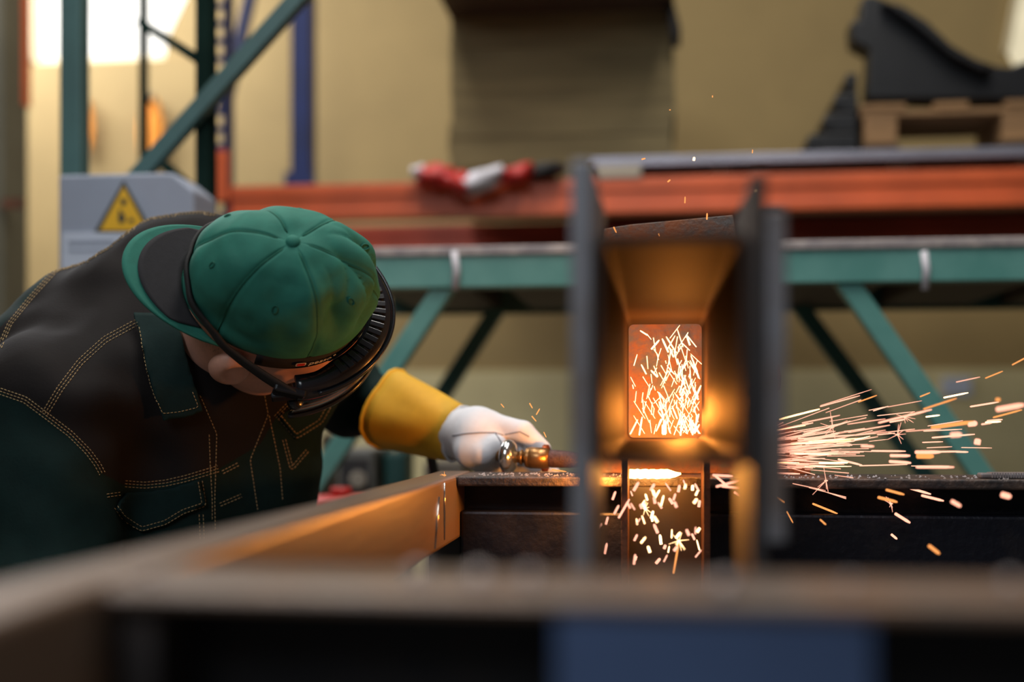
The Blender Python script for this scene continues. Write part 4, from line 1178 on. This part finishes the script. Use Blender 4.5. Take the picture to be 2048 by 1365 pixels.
for x, y, ang, L in ((1228, 992, 70, 18), (1233, 1020, 62, 20), (1200, 1055, 58, 18), (1214, 1042, 75, 16), (1212, 1098, 80, 22), (1248, 1018, 60, 44), (1455, 968, 15, 48), (1442, 962, -40, 36), (1478, 992, -35, 26), (1470, 976, -6, 54), (1445, 952, -3, 40)):
    spark(x, y, ang, L, 4.5, rs.uniform(1.34, 1.4), 'spark_pink', LB4, G4)
LB5, G5 = 'tiny stray orange spark floating above the tube', 'stray sparks above the tube'
for x, y, ang, L, w_ in ((1287, 318, 15, 8, 3), (1388, 318, 80, 7, 5), (1340, 220, 0, 3, 2), (1425, 193, 90, 4, 2), (1505, 303, 85, 7, 2), (1338, 362, 40, 7, 3), (1370, 400, 88, 13, 2.4), (1512, 382, 45, 7, 5), (1414, 433, 88, 13, 3), (1230, 460, -65, 13, 3), (1318, 470, -70, 6, 2), (1988, 750, 22, 38, 2.4), (2040, 722, 28, 36, 2.6), (1850, 790, 22, 22, 2.5), (1735, 798, 20, 40, 2.4), (1062, 812, -60, 12, 2.5), (1076, 824, 60, 14, 2.5), (1068, 838, -50, 14, 2.5), (1090, 870, -65, 12, 2), (1005, 812, -50, 10, 2), (1118, 942, -8, 30, 3)):
    spark(x, y, ang, L, w_, 1.45, 'spark_orange' if w_ < 4.5 else 'spark_white', LB5, G5)
# bursting sparks: little stars of fine threads
def star(x, y, R, n, Y, mat, label):
    t = thing('spark_burst', label, 'spark burst', K(x, y, Y)); m = MB(); c = K(x, y, Y)
    for i in range(n):
        a = rs.uniform(0, 2 * math.pi); L = R * rs.uniform(.4, 1)
        q = K(x + math.cos(a) * L, y + math.sin(a) * L, Y + rs.uniform(-.008, .008)); 
        MB().tube([c, q], [.00045, .0002], 5).build('ray', mat, t)
    MB().tube([c - Vector((.002, 0, 0)), c, c + Vector((.002, 0, 0))], [.0005, .0011, .0005], 8).build('core', mat, t, smooth=True)
star(1358, 1082, 22, 14, 1.36, 'spark_white', 'star-shaped spark burst below the tube')
spark(1352, 1118, 80, 60, 4, 1.36, 'spark_orange', 'long orange trail under the star-shaped burst', 'stray trails')
star(1290, 1018, 18, 9, 1.38, 'spark_white', 'small spark burst beside the left leg plate')
star(1665, 855, 34, 9, 1.45, 'spark_pink', 'spark burst above the jet near the notched plate')
star(1808, 834, 24, 8, 1.46, 'spark_pink', 'spark burst on the long upper streak of the jet')
star(1795, 870, 26, 9, 1.44, 'spark_pink', 'spark burst in the middle of the jet')
star(1652, 962, 40, 5, 1.45, 'spark_pink', 'spark burst under the jet over the beam')
star(1782, 1008, 18, 6, 1.45, 'spark_pink', 'spark burst against the dark beam web')
star(889, 951, 14, 4, 1.445, 'spark_orange', 'tiny spark burst at the corner of rail and beam')
jm = MB()
for i in range(60):
    x = 1540 + 170 * rs.random(); sa = rs.gauss(3, 9); y = 912 - (x - 1420) * math.tan(math.radians(sa)) + rs.gauss(0, 12); L = rs.uniform(30, 110)
    a = math.radians(sa + rs.gauss(0, 2)); Y = rs.uniform(1.42, 1.54)
    jm.tube([K(x - math.cos(a) * L / 2, y + math.sin(a) * L / 2, Y), K(x + math.cos(a) * L / 2, y - math.sin(a) * L / 2, Y)], [.0003, .0005], 5)
o = jm.build('fine_jet_sparks', 'spark_pink'); tag(o, 'countless fine pinkish spark threads at the root of the jet', 'sparks', None, 'stuff')
jm = MB()
for i in range(130):
    u, v_ = rs.random() ** .6, rs.random() ** .55; x = 1266 + 130 * u; y = 662 + 206 * v_; L = rs.uniform(6, 34); a = math.radians(rs.uniform(55, 130)); Y = rs.uniform(1.474, 1.53)
    x = min(x, 1392)
    jm.tube([K(x - math.cos(a) * L / 2, min(y + math.sin(a) * L / 2, 868), Y), K(x + math.cos(a) * L / 2, y - math.sin(a) * L / 2, Y)], [.0004, .0006], 5)
o = jm.build('fine_sparks', 'spark_white'); tag(o, 'countless fine white-hot spark threads inside the tube opening', 'sparks', None, 'stuff')
